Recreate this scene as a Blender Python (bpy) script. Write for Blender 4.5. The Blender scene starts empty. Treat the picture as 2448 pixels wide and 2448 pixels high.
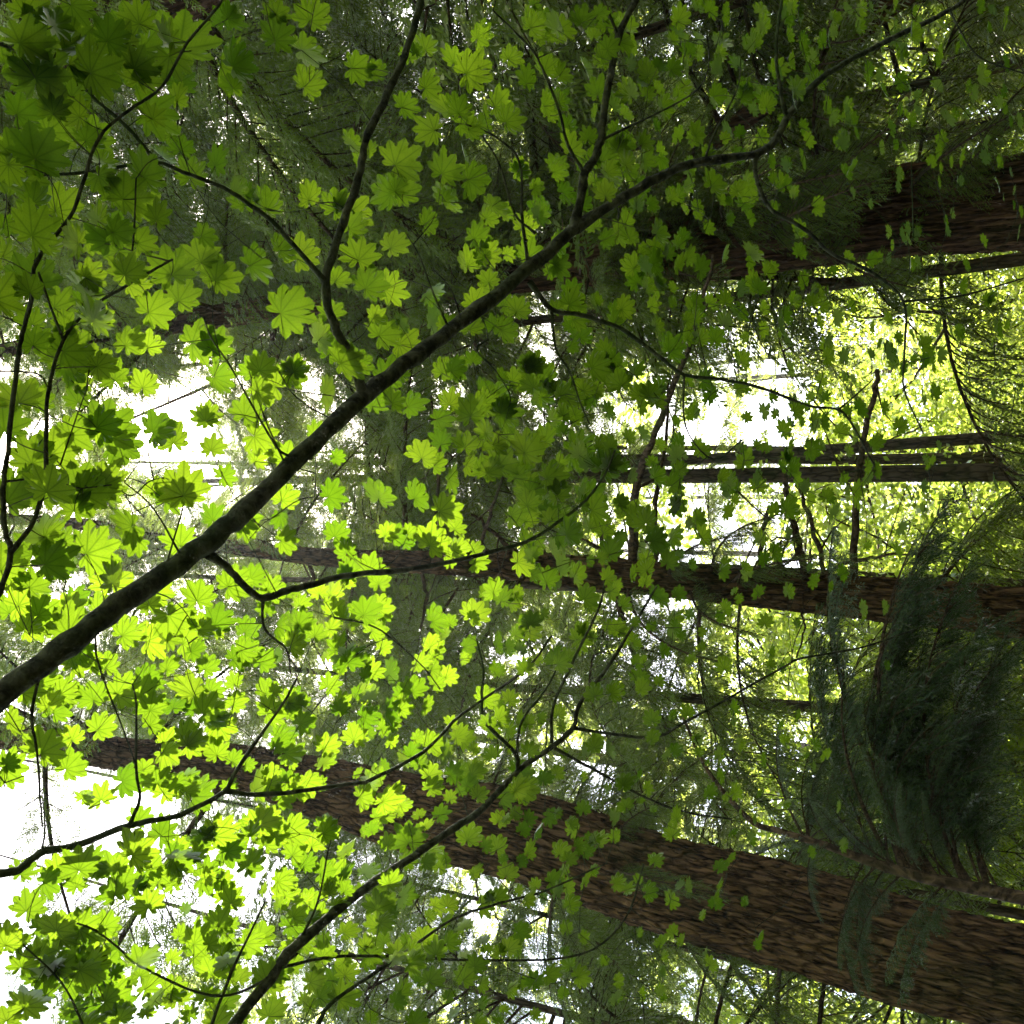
import bpy, math, random
import numpy as np
from mathutils import Vector, Matrix

random.seed(11)
rng = np.random.default_rng(11)
scn = bpy.context.scene
R = math.radians

# ------------------------------------------------------------------ camera
CAM = np.array([0.0, 0.0, 1.6])
PITCH = R(36.0)
FPX = 2700.0                      # focal length in pixels of the 2448 px photograph
FW = np.array([0, math.cos(PITCH), math.sin(PITCH)])
UP = np.array([0, -math.sin(PITCH), math.cos(PITCH)])
RT = np.array([1.0, 0, 0])
cam_d = bpy.data.cameras.new('camera')
cam_d.sensor_fit = 'HORIZONTAL'
cam_d.sensor_width = 36
cam_d.lens = 36 * FPX / 2448
cam_d.clip_start = 0.05
cam_d.clip_end = 3000
cam = bpy.data.objects.new('camera', cam_d)
scn.collection.objects.link(cam)
m = Matrix.Identity(4)
for i in range(3):
    m[i][0] = -UP[i]; m[i][1] = RT[i]; m[i][2] = -FW[i]; m[i][3] = CAM[i]
cam.matrix_world = m
scn.camera = cam


def pdir(px, py):
    return FW * FPX + UP * (1224 - px) + RT * (1224 - py)


def ph(px, py, h):
    """point seen at the pixel that lies h above the camera's height"""
    d = pdir(px, py)
    return CAM + d * (h / d[2])


def pD(px, py, D):
    """point seen at the pixel at horizontal distance D"""
    d = pdir(px, py)
    return CAM + d * (D / math.hypot(d[0], d[1]))


def depth(P):
    return float(np.dot(P - CAM, FW))


def proj(P):
    q = P - CAM
    z = np.dot(q, FW)
    if z < 0.1:
        return None
    return 1224 - FPX * np.dot(q, UP) / z, 1224 - FPX * np.dot(q, RT) / z


# ------------------------------------------------------------------ light
sd = pdir(395, 950); sd = sd / np.linalg.norm(sd)
s_el = math.asin(sd[2]); s_az = math.atan2(sd[0], sd[1])
w = bpy.data.worlds.new('World'); scn.world = w; w.use_nodes = True
nt = w.node_tree
sky = nt.nodes.new('ShaderNodeTexSky'); sky.sky_type = 'NISHITA'; sky.sun_disc = False
sky.sun_elevation = s_el; sky.sun_rotation = s_az
sky.dust_density = 3.0; sky.air_density = 1.0
nt.links.new(sky.outputs[0], nt.nodes['Background'].inputs[0])
nt.nodes['Background'].inputs[1].default_value = 0.15
sl = bpy.data.lights.new('sun', 'SUN'); sl.energy = 5.0; sl.angle = R(0.5); sl.color = (1, 0.95, 0.84)
so = bpy.data.objects.new('sun', sl); scn.collection.objects.link(so)
so.rotation_euler = Vector(sd).to_track_quat('Z', 'Y').to_euler()
so.location = (0, 0, 60)
scn.view_settings.view_transform = 'Standard'
scn.view_settings.look = 'None'
scn.view_settings.exposure = 2.1
scn.view_settings.gamma = 1
scn.cycles.max_bounces = 7
scn.cycles.diffuse_bounces = 4
scn.cycles.transmission_bounces = 5
scn.cycles.glossy_bounces = 2
scn.cycles.caustics_reflective = False
scn.cycles.caustics_refractive = False


# ------------------------------------------------------------------ helpers
def tag(o, label=None, cat=None, group=None, kind=None):
    if label: o['label'] = label
    if cat: o['category'] = cat
    if group: o['group'] = group
    if kind: o['kind'] = kind
    return o


def empty(name, loc, label, cat, group=None):
    o = bpy.data.objects.new(name, None)
    o.location = loc
    o.empty_display_size = 0.2
    scn.collection.objects.link(o)
    return tag(o, label, cat, group)


def mesh_np(name, V, F, mats, smooth=False, uv=None, fmat=None):
    """V (n,3); F list of arrays (k, nv)"""
    me = bpy.data.meshes.new(name)
    V = np.asarray(V, dtype=np.float32)
    me.vertices.add(len(V)); me.vertices.foreach_set('co', V.ravel())
    loops = np.concatenate([f.ravel() for f in F]).astype(np.int32)
    sizes = np.concatenate([np.full(len(f), f.shape[1], dtype=np.int32) for f in F])
    starts = np.concatenate([[0], np.cumsum(sizes)[:-1]]).astype(np.int32)
    me.loops.add(len(loops)); me.loops.foreach_set('vertex_index', loops)
    me.polygons.add(len(sizes)); me.polygons.foreach_set('loop_start', starts)
    try:
        me.polygons.foreach_set('loop_total', sizes)
    except Exception:
        pass
    if smooth:
        me.polygons.foreach_set('use_smooth', np.ones(len(sizes), dtype=bool))
    if fmat is not None:
        me.polygons.foreach_set('material_index', np.asarray(fmat, dtype=np.int32))
    if uv is not None:
        l = me.uv_layers.new(name='UVMap')
        l.data.foreach_set('uv', np.asarray(uv, dtype=np.float32)[loops].ravel())
    for mt in mats:
        me.materials.append(mt)
    me.update(calc_edges=True)
    me.validate()
    return me


def link(name, me, parent=None, mw=None):
    o = bpy.data.objects.new(name, me)
    scn.collection.objects.link(o)
    if parent is not None:
        o.parent = parent
    if mw is not None:
        o.matrix_basis = mw
    return o


class MB:
    def __init__(s):
        s.V = []; s.Q = []; s.T = []; s.n = 0

    def tube(s, pts, rad, seg=8, cap=True):
        pts = np.asarray(pts, float); n = len(pts)
        if np.isscalar(rad): rad = [rad] * n
        tg = np.gradient(pts, axis=0)
        tg /= np.linalg.norm(tg, axis=1)[:, None] + 1e-12
        ref = np.array([0, 0, 1.0]) if abs(tg[0][2]) < 0.8 else np.array([1.0, 0, 0])
        a = np.arange(seg) * 2 * math.pi / seg
        base = s.n
        u = None
        for i in range(n):
            if u is None:
                u = np.cross(ref, tg[i])
            else:
                u = u - tg[i] * np.dot(u, tg[i])
            u /= np.linalg.norm(u) + 1e-12
            v = np.cross(tg[i], u)
            s.V.append(pts[i] + rad[i] * (np.cos(a)[:, None] * u + np.sin(a)[:, None] * v))
        s.n += n * seg
        k = np.arange(seg); k2 = (k + 1) % seg
        for i in range(n - 1):
            b = base + i * seg
            s.Q.append(np.stack([b + k, b + k2, b + seg + k2, b + seg + k], 1))
        if cap:
            s.V.append(pts[-1:] + tg[-1:] * rad[-1]); s.n += 1
            b = base + (n - 1) * seg
            s.T.append(np.stack([b + k, b + k2, np.full(seg, s.n - 1)], 1))
        return s

    def raw(s, V, Q=None, T=None):
        if Q is not None: s.Q.append(np.asarray(Q) + s.n)
        if T is not None: s.T.append(np.asarray(T) + s.n)
        s.V.append(np.asarray(V)); s.n += len(V)

    def mesh(s, name, mats, origin=(0, 0, 0), smooth=True, uv=None):
        F = []
        if s.Q: F.append(np.concatenate(s.Q))
        if s.T: F.append(np.concatenate(s.T))
        return mesh_np(name, np.concatenate(s.V) - np.asarray(origin), F, mats, smooth, uv)


def smooth_path(P, per=6):
    """Catmull-Rom through rows of P (any number of columns)"""
    P = np.asarray(P, float)
    if len(P) < 3:
        t = np.linspace(0, 1, per + 1)[:, None]
        return P[0] * (1 - t) + P[-1] * t
    Q = np.vstack([2 * P[0] - P[1], P, 2 * P[-1] - P[-2]])
    out = []
    for i in range(1, len(Q) - 2):
        for t in np.linspace(0, 1, per, endpoint=False):
            p0, p1, p2, p3 = Q[i - 1], Q[i], Q[i + 1], Q[i + 2]
            out.append(0.5 * ((2 * p1) + (-p0 + p2) * t + (2 * p0 - 5 * p1 + 4 * p2 - p3) * t * t
                              + (-p0 + 3 * p1 - 3 * p2 + p3) * t ** 3))
    out.append(P[-1])
    return np.array(out)


# ------------------------------------------------------------------ materials
def newmat(name):
    mt = bpy.data.materials.new(name); mt.use_nodes = True
    for n in list(mt.node_tree.nodes): mt.node_tree.nodes.remove(n)
    return mt, mt.node_tree.nodes, mt.node_tree.links


def leaf_mat(name, ca, cb, ta, tb, trans=0.55, gloss=0.12, rough=0.45, vein=False, cl=None):
    mt, N, L = newmat(name)
    out = N.new('ShaderNodeOutputMaterial')
    geo = N.new('ShaderNodeNewGeometry')
    def mix(a, b, fac):
        mx = N.new('ShaderNodeMix'); mx.data_type = 'RGBA'
        L.new(fac, mx.inputs[0]); mx.inputs[6].default_value = (*a, 1); mx.inputs[7].default_value = (*b, 1)
        return mx.outputs[2]
    rnd = geo.outputs['Random Per Island']
    if cl:
        oi = N.new('ShaderNodeObjectInfo')
        ad = N.new('ShaderNodeMath'); ad.operation = 'ADD'
        L.new(rnd, ad.inputs[0]); L.new(oi.outputs['Random'], ad.inputs[1])
        hf = N.new('ShaderNodeMath'); hf.operation = 'MULTIPLY'; hf.inputs[1].default_value = 0.5
        L.new(ad.outputs[0], hf.inputs[0]); rnd = hf.outputs[0]
    c = mix(ca, cb, rnd); t = mix(ta, tb, rnd)
    if vein:
        uv = N.new('ShaderNodeUVMap'); sp = N.new('ShaderNodeSeparateXYZ'); L.new(uv.outputs[0], sp.inputs[0])
        # side veins: fine oblique lines running from each main vein
        mul = N.new('ShaderNodeMath'); mul.operation = 'MULTIPLY_ADD'
        L.new(sp.outputs[0], mul.inputs[0]); mul.inputs[1].default_value = -0.9
        L.new(sp.outputs[1], mul.inputs[2])
        m2 = N.new('ShaderNodeMath'); m2.operation = 'MULTIPLY'; m2.inputs[1].default_value = 11.0; L.new(mul.outputs[0], m2.inputs[0])
        fr = N.new('ShaderNodeMath'); fr.operation = 'FRACT'; L.new(m2.outputs[0], fr.inputs[0])
        lt2 = N.new('ShaderNodeMath'); lt2.operation = 'LESS_THAN'; L.new(fr.outputs[0], lt2.inputs[0]); lt2.inputs[1].default_value = 0.13
        sc2 = N.new('ShaderNodeMath'); sc2.operation = 'MULTIPLY'; L.new(lt2.outputs[0], sc2.inputs[0]); sc2.inputs[1].default_value = 0.22
        lt = N.new('ShaderNodeMapRange'); L.new(sp.outputs[0], lt.inputs[0])
        lt.inputs[1].default_value = 0.006; lt.inputs[2].default_value = 0.03
        lt.inputs[3].default_value = 0.5; lt.inputs[4].default_value = 0.0
        mxx = N.new('ShaderNodeMath'); mxx.operation = 'MAXIMUM'; L.new(lt.outputs[0], mxx.inputs[0]); L.new(sc2.outputs[0], mxx.inputs[1])
        # cell mottling
        tc = N.new('ShaderNodeTexCoord'); nz = N.new('ShaderNodeTexNoise'); nz.inputs['Scale'].default_value = 45
        L.new(tc.outputs['Object'], nz.inputs['Vector'])
        ma = N.new('ShaderNodeMapRange'); L.new(nz.outputs[0], ma.inputs[0])
        ma.inputs[1].default_value = 0.3; ma.inputs[2].default_value = 0.7; ma.inputs[3].default_value = 0; ma.inputs[4].default_value = 0.22
        ad2 = N.new('ShaderNodeMath'); ad2.operation = 'ADD'; ad2.use_clamp = True
        L.new(mxx.outputs[0], ad2.inputs[0]); L.new(ma.outputs[0], ad2.inputs[1])
        dk = N.new('ShaderNodeMix'); dk.data_type = 'RGBA'
        L.new(ad2.outputs[0], dk.inputs[0]); L.new(t, dk.inputs[6]); dk.inputs[7].default_value = (ta[0] * .25, ta[1] * .33, ta[2] * .3, 1)
        t = dk.outputs[2]
    df = N.new('ShaderNodeBsdfDiffuse'); L.new(c, df.inputs[0])
    tr = N.new('ShaderNodeBsdfTranslucent'); L.new(t, tr.inputs[0])
    gl = N.new('ShaderNodeBsdfGlossy'); gl.inputs['Roughness'].default_value = rough
    gl.inputs[0].default_value = (.8, .8, .8, 1)
    m1 = N.new('ShaderNodeMixShader'); m1.inputs[0].default_value = trans
    L.new(df.outputs[0], m1.inputs[1]); L.new(tr.outputs[0], m1.inputs[2])
    fz = N.new('ShaderNodeFresnel'); fz.inputs[0].default_value = 1.38
    mg = N.new('ShaderNodeMath'); mg.operation = 'MULTIPLY'; mg.inputs[1].default_value = gloss * 5
    L.new(fz.outputs[0], mg.inputs[0])
    mm = N.new('ShaderNodeMixShader'); L.new(mg.outputs[0], mm.inputs[0])
    L.new(m1.outputs[0], mm.inputs[1]); L.new(gl.outputs[0], mm.inputs[2])
    L.new(mm.outputs[0], out.inputs[0])
    return mt


def bark_mat(name, dark, light, scale=(10, 10, 1.6), moss=0.0, bump=0.03, fine=30, plates=True, mossc=(.05, .075, .02)):
    mt, N, L = newmat(name)
    out = N.new('ShaderNodeOutputMaterial')
    bs = N.new('ShaderNodeBsdfPrincipled'); bs.inputs['Roughness'].default_value = 0.95
    bs.inputs['Specular IOR Level'].default_value = 0.15
    tc = N.new('ShaderNodeTexCoord')
    nz0 = N.new('ShaderNodeTexNoise'); nz0.inputs['Scale'].default_value = 5.0; nz0.inputs['Detail'].default_value = 5
    L.new(tc.outputs['Object'], nz0.inputs['Vector'])
    off = N.new('ShaderNodeVectorMath'); off.operation = 'MULTIPLY_ADD'
    L.new(nz0.outputs['Color'], off.inputs[0]); off.inputs[1].default_value = (.05, .05, .22)
    L.new(tc.outputs['Object'], off.inputs[2])
    mp = N.new('ShaderNodeMapping'); mp.inputs['Scale'].default_value = scale
    L.new(off.outputs[0], mp.inputs['Vector'])
    if plates:
        vo = N.new('ShaderNodeTexVoronoi'); vo.feature = 'DISTANCE_TO_EDGE'; vo.inputs['Scale'].default_value = 1.0
        L.new(mp.outputs[0], vo.inputs['Vector'])
        mr = N.new('ShaderNodeMapRange'); L.new(vo.outputs['Distance'], mr.inputs[0])
        mr.inputs[1].default_value = 0.02; mr.inputs[2].default_value = 0.20
        rn = N.new('ShaderNodeTexNoise'); rn.inputs['Scale'].default_value = 1.0; rn.inputs['Detail'].default_value = 4; rn.inputs['Distortion'].default_value = .6
        mpr = N.new('ShaderNodeMapping'); mpr.inputs['Scale'].default_value = (scale[0] * 1.3, scale[1] * 1.3, scale[2] * .55)
        L.new(tc.outputs['Object'], mpr.inputs['Vector']); L.new(mpr.outputs[0], rn.inputs['Vector'])
        rr_ = N.new('ShaderNodeMapRange'); L.new(rn.outputs[0], rr_.inputs[0]); rr_.inputs[1].default_value = .36; rr_.inputs[2].default_value = .58
        mxb = N.new('ShaderNodeMix'); mxb.data_type = 'FLOAT'; mxb.inputs[0].default_value = .35
        L.new(mr.outputs[0], mxb.inputs[2]); L.new(rr_.outputs[0], mxb.inputs[3])
        big = mxb.outputs[0]
    else:
        vo = N.new('ShaderNodeTexNoise'); vo.inputs['Scale'].default_value = 1.0; vo.inputs['Detail'].default_value = 5
        L.new(mp.outputs[0], vo.inputs['Vector'])
        mr = N.new('ShaderNodeMapRange'); L.new(vo.outputs[0], mr.inputs[0])
        mr.inputs[1].default_value = 0.38; mr.inputs[2].default_value = 0.62
        big = mr.outputs[0]
    nf = N.new('ShaderNodeTexNoise'); nf.inputs['Scale'].default_value = 1.0; nf.inputs['Detail'].default_value = 6
    nf.inputs['Roughness'].default_value = 0.65
    mp2 = N.new('ShaderNodeMapping'); mp2.inputs['Scale'].default_value = (fine, fine, fine * .25)
    L.new(off.outputs[0], mp2.inputs['Vector']); L.new(mp2.outputs[0], nf.inputs['Vector'])
    hm = N.new('ShaderNodeMath'); hm.operation = 'MULTIPLY_ADD'; L.new(nf.outputs[0], hm.inputs[0]); hm.inputs[1].default_value = 0.7
    L.new(big, hm.inputs[2])
    cr = N.new('ShaderNodeMapRange'); L.new(hm.outputs[0], cr.inputs[0])
    cr.inputs[1].default_value = 0.35; cr.inputs[2].default_value = 1.35
    mx = N.new('ShaderNodeMix'); mx.data_type = 'RGBA'; L.new(cr.outputs[0], mx.inputs[0])
    mx.inputs[6].default_value = (*dark, 1); mx.inputs[7].default_value = (*light, 1)
    col = mx.outputs[2]
    # patches of grey lichen / moss
    nm = N.new('ShaderNodeTexNoise'); nm.inputs['Scale'].default_value = 1.4; nm.inputs['Detail'].default_value = 6
    L.new(tc.outputs['Object'], nm.inputs['Vector'])
    rm = N.new('ShaderNodeMapRange'); L.new(nm.outputs[0], rm.inputs[0])
    rm.inputs[1].default_value = 0.52; rm.inputs[2].default_value = 0.66; rm.inputs[3].default_value = 0; rm.inputs[4].default_value = moss
    m2 = N.new('ShaderNodeMix'); m2.data_type = 'RGBA'; L.new(rm.outputs[0], m2.inputs[0]); L.new(col, m2.inputs[6])
    m2.inputs[7].default_value = (*mossc, 1)
    L.new(m2.outputs[2], bs.inputs['Base Color'])
    bp = N.new('ShaderNodeBump'); bp.inputs['Strength'].default_value = 1.0; bp.inputs['Distance'].default_value = bump
    L.new(hm.outputs[0], bp.inputs['Height']); L.new(bp.outputs[0], bs.inputs['Normal'])
    L.new(bs.outputs[0], out.inputs[0])
    return mt


M_MAPLE = leaf_mat('maple leaf', (.050, .105, .018), (.070, .135, .022), (.085, .175, .004), (.240, .360, .012), trans=.60, gloss=.06, rough=.4, vein=True)
M_CEDAR = leaf_mat('cedar spray', (.050, .080, .020), (.090, .120, .030), (.30, .44, .06), (.48, .60, .09), trans=.42, gloss=.07, rough=.4, cl=True)
M_CEDAR_SHADE = leaf_mat('shade-darkened blue-green spray', (.030, .055, .024), (.045, .075, .030), (.14, .24, .06), (.22, .32, .08), trans=.3, gloss=.08, rough=.4, cl=True)  # blue-green cedar foliage; shade on the young cedar is put into its colour
M_FAR = leaf_mat('conifer spray brightened as sunlit', (.075, .118, .024), (.118, .155, .032), (.62, .76, .12), (.82, .88, .17), trans=.66, gloss=.10, rough=.35, cl=True)  # brighter copy of the cedar spray, sunlight put into the foliage colour
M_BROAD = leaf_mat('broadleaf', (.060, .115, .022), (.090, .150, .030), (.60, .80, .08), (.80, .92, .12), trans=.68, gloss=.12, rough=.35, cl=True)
M_TWIG = bark_mat('maple bark', (.020, .020, .012), (.105, .105, .065), scale=(34, 34, 34), moss=.8, bump=.006, fine=110, plates=False, mossc=(.05, .075, .025))
M_FIR = bark_mat('fir bark', (.010, .006, .004), (.330, .180, .095), scale=(19, 19, 4.2), moss=.3, bump=.06, fine=46)
M_CBARK = bark_mat('cedar bark', (.040, .019, .011), (.250, .130, .080), scale=(26, 26, .9), moss=.3, bump=.05, fine=40, plates=False)
M_GBARK = bark_mat('grey bark', (.040, .028, .016), (.200, .140, .085), scale=(16, 16, 4), moss=.6, bump=.02, fine=50, plates=True)
M_LIMB = bark_mat('limb bark', (.035, .022, .014), (.150, .095, .062), scale=(30, 30, 30), moss=.4, bump=.01, fine=70, plates=False)


# ------------------------------------------------------------------ forest floor
def ground():
    n = 60
    xs = np.sign(np.linspace(-1, 1, n)) * np.abs(np.linspace(-1, 1, n)) ** 2.2 * 160
    X, Y = np.meshgrid(xs, xs)
    Z = 0.12 * np.sin(X * .35) * np.cos(Y * .27) + 0.05 * np.sin(X * 1.1 + Y)
    V = np.stack([X.ravel(), Y.ravel(), Z.ravel()], 1)
    i = np.arange(n - 1)[:, None] * n + np.arange(n - 1)[None, :]
    i = i.ravel()
    Q = np.stack([i, i + 1, i + n + 1, i + n], 1)
    mt, N, L = newmat('forest floor')
    out = N.new('ShaderNodeOutputMaterial'); bs = N.new('ShaderNodeBsdfPrincipled'); bs.inputs['Roughness'].default_value = 1
    tc = N.new('ShaderNodeTexCoord'); nz = N.new('ShaderNodeTexNoise'); nz.inputs['Scale'].default_value = 1.3; nz.inputs['Detail'].default_value = 8
    L.new(tc.outputs['Object'], nz.inputs['Vector'])
    cr = N.new('ShaderNodeValToRGB'); cr.color_ramp.elements[0].position = .35; cr.color_ramp.elements[1].position = .65
    cr.color_ramp.elements[0].color = (.045, .03, .018, 1); cr.color_ramp.elements[1].color = (.05, .075, .02, 1)
    L.new(nz.outputs[0], cr.inputs[0]); L.new(cr.outputs[0], bs.inputs['Base Color']); L.new(bs.outputs[0], out.inputs[0])
    o = link('forest_floor', mesh_np('forest_floor', V, [Q], [mt], True))
    tag(o, kind='structure')
ground()


def haze():
    mb = MB()
    x, y0, y1, z0, z1 = 170, -170, 170, -1.6, 62
    V = [(-x, y0, z0), (x, y0, z0), (x, y1, z0), (-x, y1, z0), (-x, y0, z1), (x, y0, z1), (x, y1, z1), (-x, y1, z1)]
    Q = [(3, 2, 1, 0), (4, 5, 6, 7), (0, 1, 5, 4), (1, 2, 6, 5), (2, 3, 7, 6), (3, 0, 4, 7)]
    mt, N, L = newmat('haze')
    out = N.new('ShaderNodeOutputMaterial'); v = N.new('ShaderNodeVolumePrincipled')
    v.inputs['Color'].default_value = (.86, .9, .88, 1); v.inputs['Density'].default_value = .0006; v.inputs['Anisotropy'].default_value = .55
    L.new(v.outputs[0], out.inputs['Volume'])
    o = link('haze', mesh_np('haze', V, [np.array(Q)], [mt])); tag(o, kind='stuff')
haze()


# ------------------------------------------------------------------ conifer boughs
def leaflets(C, D, Nn, ln, wd):
    """rhombic leaflets: centre base C, direction D, width dir Nn"""
    C = np.asarray(C); D = np.asarray(D); Nn = np.asarray(Nn)
    ln = np.asarray(ln)[:, None]; wd = np.asarray(wd)[:, None]
    V = np.stack([C, C + D * ln * .45 + Nn * wd * .5, C + D * ln, C + D * ln * .45 - Nn * wd * .5], 1).reshape(-1, 3)
    Q = np.arange(len(C) * 4).reshape(-1, 4)
    return V, Q


def unit(v):
    return v / (np.linalg.norm(v) + 1e-9)


def gen_bough(seed, droop, sec_droop, step=.10, tstep=.05, lstep=.022, ll=.042, lw=.012, secl=.8, hang=.3, bare=.12, wood=True, wth=1, wild=0):
    """returns wood MB and leaflet arrays; 3 m long, growing along +x"""
    g = random.Random(seed)
    Lb = 3.0
    wb = MB()
    s = np.linspace(0, 1, 14)
    ph1 = g.uniform(0, 6)
    def mainp(t):
        return np.array([Lb * t * (1 - .12 * droop * t), .10 * math.sin(ph1 + 4 * t) * t, .25 * math.sin(2.2 * t) - droop * 1.5 * t * t])
    mp = np.array([mainp(t) for t in s])
    if wood: wb.tube(mp, list((.030 * (1 - s) ** .8 + .004) * wth), 6)
    C = []; D = []; W = []; LL = []; LW = []
    t = bare
    side = 1
    while t < 1.0:
        p0 = mainp(t); tan = unit(mainp(min(1, t + .02)) - mainp(t - .02))
        lat = unit(np.cross(np.array([0, 0, 1.]), tan))
        env = min(1, (t - bare) / .25 + .35) * (1.05 - t) ** .55
        sl = secl * env * g.uniform(.6, 1.1)
        if g.random() < .07: sl *= .2
        if wild: sl *= g.uniform(1 - wild, 1 + wild); side = g.choice((-1, 1))
        ang = R(g.uniform(38 - 25 * wild, 62 + 25 * wild))
        d0 = unit(tan * math.cos(ang) + lat * side * math.sin(ang) + np.array([0, 0, g.uniform(-.25, .12)]))
        ns = max(3, int(sl / tstep))
        pp = p0.copy(); d = d0.copy()
        sp = [pp.copy()]
        for k in range(ns):
            u = k / ns
            wk = .05 + .2 * wild
            d = unit(d + np.array([g.uniform(-wk, wk), g.uniform(-wk, wk), g.uniform(-wk, wk) * wild - sec_droop * tstep * 2.2]))
            pp = pp + d * (sl / ns)
            sp.append(pp.copy())
            for sd_ in (-1, 1):
                if g.random() < .12: continue
                la = unit(np.cross(np.array([0, 0, 1.]), d)) if abs(d[2]) < .97 else lat
                aa = R(g.uniform(35 - 20 * wild, 65 + 25 * wild))
                td = unit(d * math.cos(aa) + la * sd_ * math.sin(aa) + np.array([0, 0, -g.uniform(.2, 1) * hang]))
                tl = (.04 + .17 * (1 - u) ** .7) * g.uniform(.6, 1.2) * (0.6 + .4 * secl)
                wdir = unit(np.cross(td, np.array([0, 0, 1.]))) if abs(td[2]) < .95 else la
                nl = max(1, int(tl / lstep))
                q = pp.copy(); dd = td.copy()
                for j in range(nl):
                    dd = unit(dd + np.array([0, 0, -hang * lstep * 3.5]))
                    q = q + dd * lstep
                    for s3 in (-1, 1):
                        C.append(q); 
                        dl = unit(dd * .75 + wdir * s3 * .62 + np.array([g.uniform(-.2, .2), g.uniform(-.2, .2), g.uniform(-.2, .2)]))
                        D.append(dl)
                        nn = np.cross(dl, unit(np.array([g.uniform(-.5, .5), g.uniform(-.5, .5), 1.])))
                        W.append(unit(nn)); LL.append(ll * g.uniform(.7, 1.2)); LW.append(lw * g.uniform(.8, 1.2))
        if wood: wb.tube(np.array(sp)[::2] if len(sp) > 4 else sp, [.006 * (1 - x) + .0018 for x in np.linspace(0, 1, len(sp[::2]) if len(sp) > 4 else len(sp))], 3, cap=False)
        side = -side
        t += step / Lb * g.uniform(.6, 1.3) * .55
    V, Q = leaflets(C, D, W, LL, LW)
    return wb, V, Q


BOUGH = []
DENSE = []
specs = [(1, .35, .55, .35), (2, .55, .9, .6), (3, .25, .4, .3), (4, .8, 1.3, .9), (5, .45, .7, .5), (6, .95, 1.7, 1.1), (7, .5, 1.2, 1.0), (8, .8, 1.6, .8)]
for sd_, dr, sdr, hg in specs:
    wb, V, Q = gen_bough(sd_, dr, sdr, step=.13 if sd_ < 7 else .08, hang=hg, secl=.8 if sd_ < 7 else .7, wth=1 if sd_ < 7 else .5, wild=0 if sd_ < 7 else .65)
    BOUGH.append((wb.mesh('bough', [M_LIMB]), mesh_np('bough_foliage', V, [Q], [M_CEDAR]), mesh_np('bough_foliage_shaded', V, [Q], [M_CEDAR_SHADE])))
    print('bough', len(Q))

for sd_, dr, sdr, hg in [(11, .35, .6, .5), (12, .6, .9, .7), (13, .3, .4, .4), (14, .8, 1.2, .9)]:
    wb, V, Q = gen_bough(sd_, dr, sdr, step=.15, tstep=.055, lstep=.030, ll=.052, lw=.0145, secl=1.15, hang=hg, wth=.5)
    DENSE.append((wb.mesh('bough', [M_LIMB]), mesh_np('bough_foliage', V, [Q], [M_CEDAR]), mesh_np('bough_foliage_lit', V, [Q], [M_FAR])))
    print('dense', len(Q))

# density of needle foliage over the picture, 12 x 12 cells of 204 px (rows = y)
DENS = np.array([
    [1, 1, .7, .5, .8, .6, .4, .7, .8, .8, .7, .7],
    [1, .95, .3, .45, .8, .7, .7, .7, .8, .8, .7, .7],
    [1, .9, .25, .5, .85, .7, .7, .7, .8, .8, .7, .7],
    [1, 1, .95, .85, .85, .75, .7, .8, .7, .5, .5, .6],
    [1, .9, .75, .95, .9, .8, .8, .7, .5, .35, .35, .5],
    [1, .85, .4, .9, .9, .8, .7, .6, .4, .25, .3, .5],
    [1, 1, .6, .95, .9, .8, .7, .6, .4, .2, .5, .6],
    [1, .8, .8, .55, .9, .8, .7, .7, .4, .25, .5, .6],
    [.8, .8, .8, .6, 1, .8, .8, .8, .6, .35, .5, .6],
    [.03, .03, .3, .5, .9, .6, .8, .8, .6, .5, .6, .6],
    [.05, .2, .1, .1, .4, .6, .8, .7, .6, .5, .6, .4],
    [.5, .6, .7, .8, .9, .9, .9, .8, .6, .5, .6, .4]])


def dens(px, py):
    i = py / 204 - .5; j = px / 204 - .5
    i = min(max(i, 0), 10.999); j = min(max(j, 0), 10.999)
    a, b = int(i), int(j); u, v = i - a, j - b
    return (DENS[a, b] * (1 - u) + DENS[a + 1, b] * u) * (1 - v) + (DENS[a, b + 1] * (1 - u) + DENS[a + 1, b + 1] * u) * v


K = 2448 / 1932
# lines of sunlight that reach the maple leaves through openings in the canopy
BEAMS = []
for bx, by, br in [(375, 1130, .3), (280, 1280, .4), (410, 1390, .35), (310, 1560, .3), (500, 1490, .35), (740, 1500, .4),
                   (330, 1860, .3), (150, 1780, .3), (90, 1430, .25)]:
    BEAMS.append((ph(bx * K, by * K, 1.7), br))


def in_beam(q, pad=.35):
    for b0, br in BEAMS:
        v = q - b0; t = np.dot(v, sd)
        if t > 0 and np.linalg.norm(v - sd * t) < br + pad: return True
    return False


# stretches of trunk that stay free of nearer boughs
LANES = [((1250, 1995), (2448, 2342), 120, 8.4), ((1000, 1948), (1250, 1995), 80, 8.4), ((1000, 1345), (2330, 1455), 80, 8.8),
         ((1500, 1120), (2250, 1120), 80, 16), ((1850, 540), (2448, 480), 120, 10.8)]


def lane_block(px, py, D):
    for (ax, ay), (bx, by), hw, Dl in LANES:
        if D < Dl and ax < px < bx:
            y = ay + (by - ay) * (px - ax) / (bx - ax)
            if abs(py - y) < hw: return True
    return False


def bough_matrix(P0, d, up, sc, roll=0.0, flip=1):
    x = unit(d); z = unit(up - x * np.dot(up, x)); y = np.cross(z, x)
    m = Matrix.Identity(4)
    for i in range(3):
        m[i][0] = x[i] * sc[0]; m[i][1] = y[i] * sc[1] * flip; m[i][2] = z[i] * sc[2]; m[i][3] = P0[i]
    return m


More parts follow.
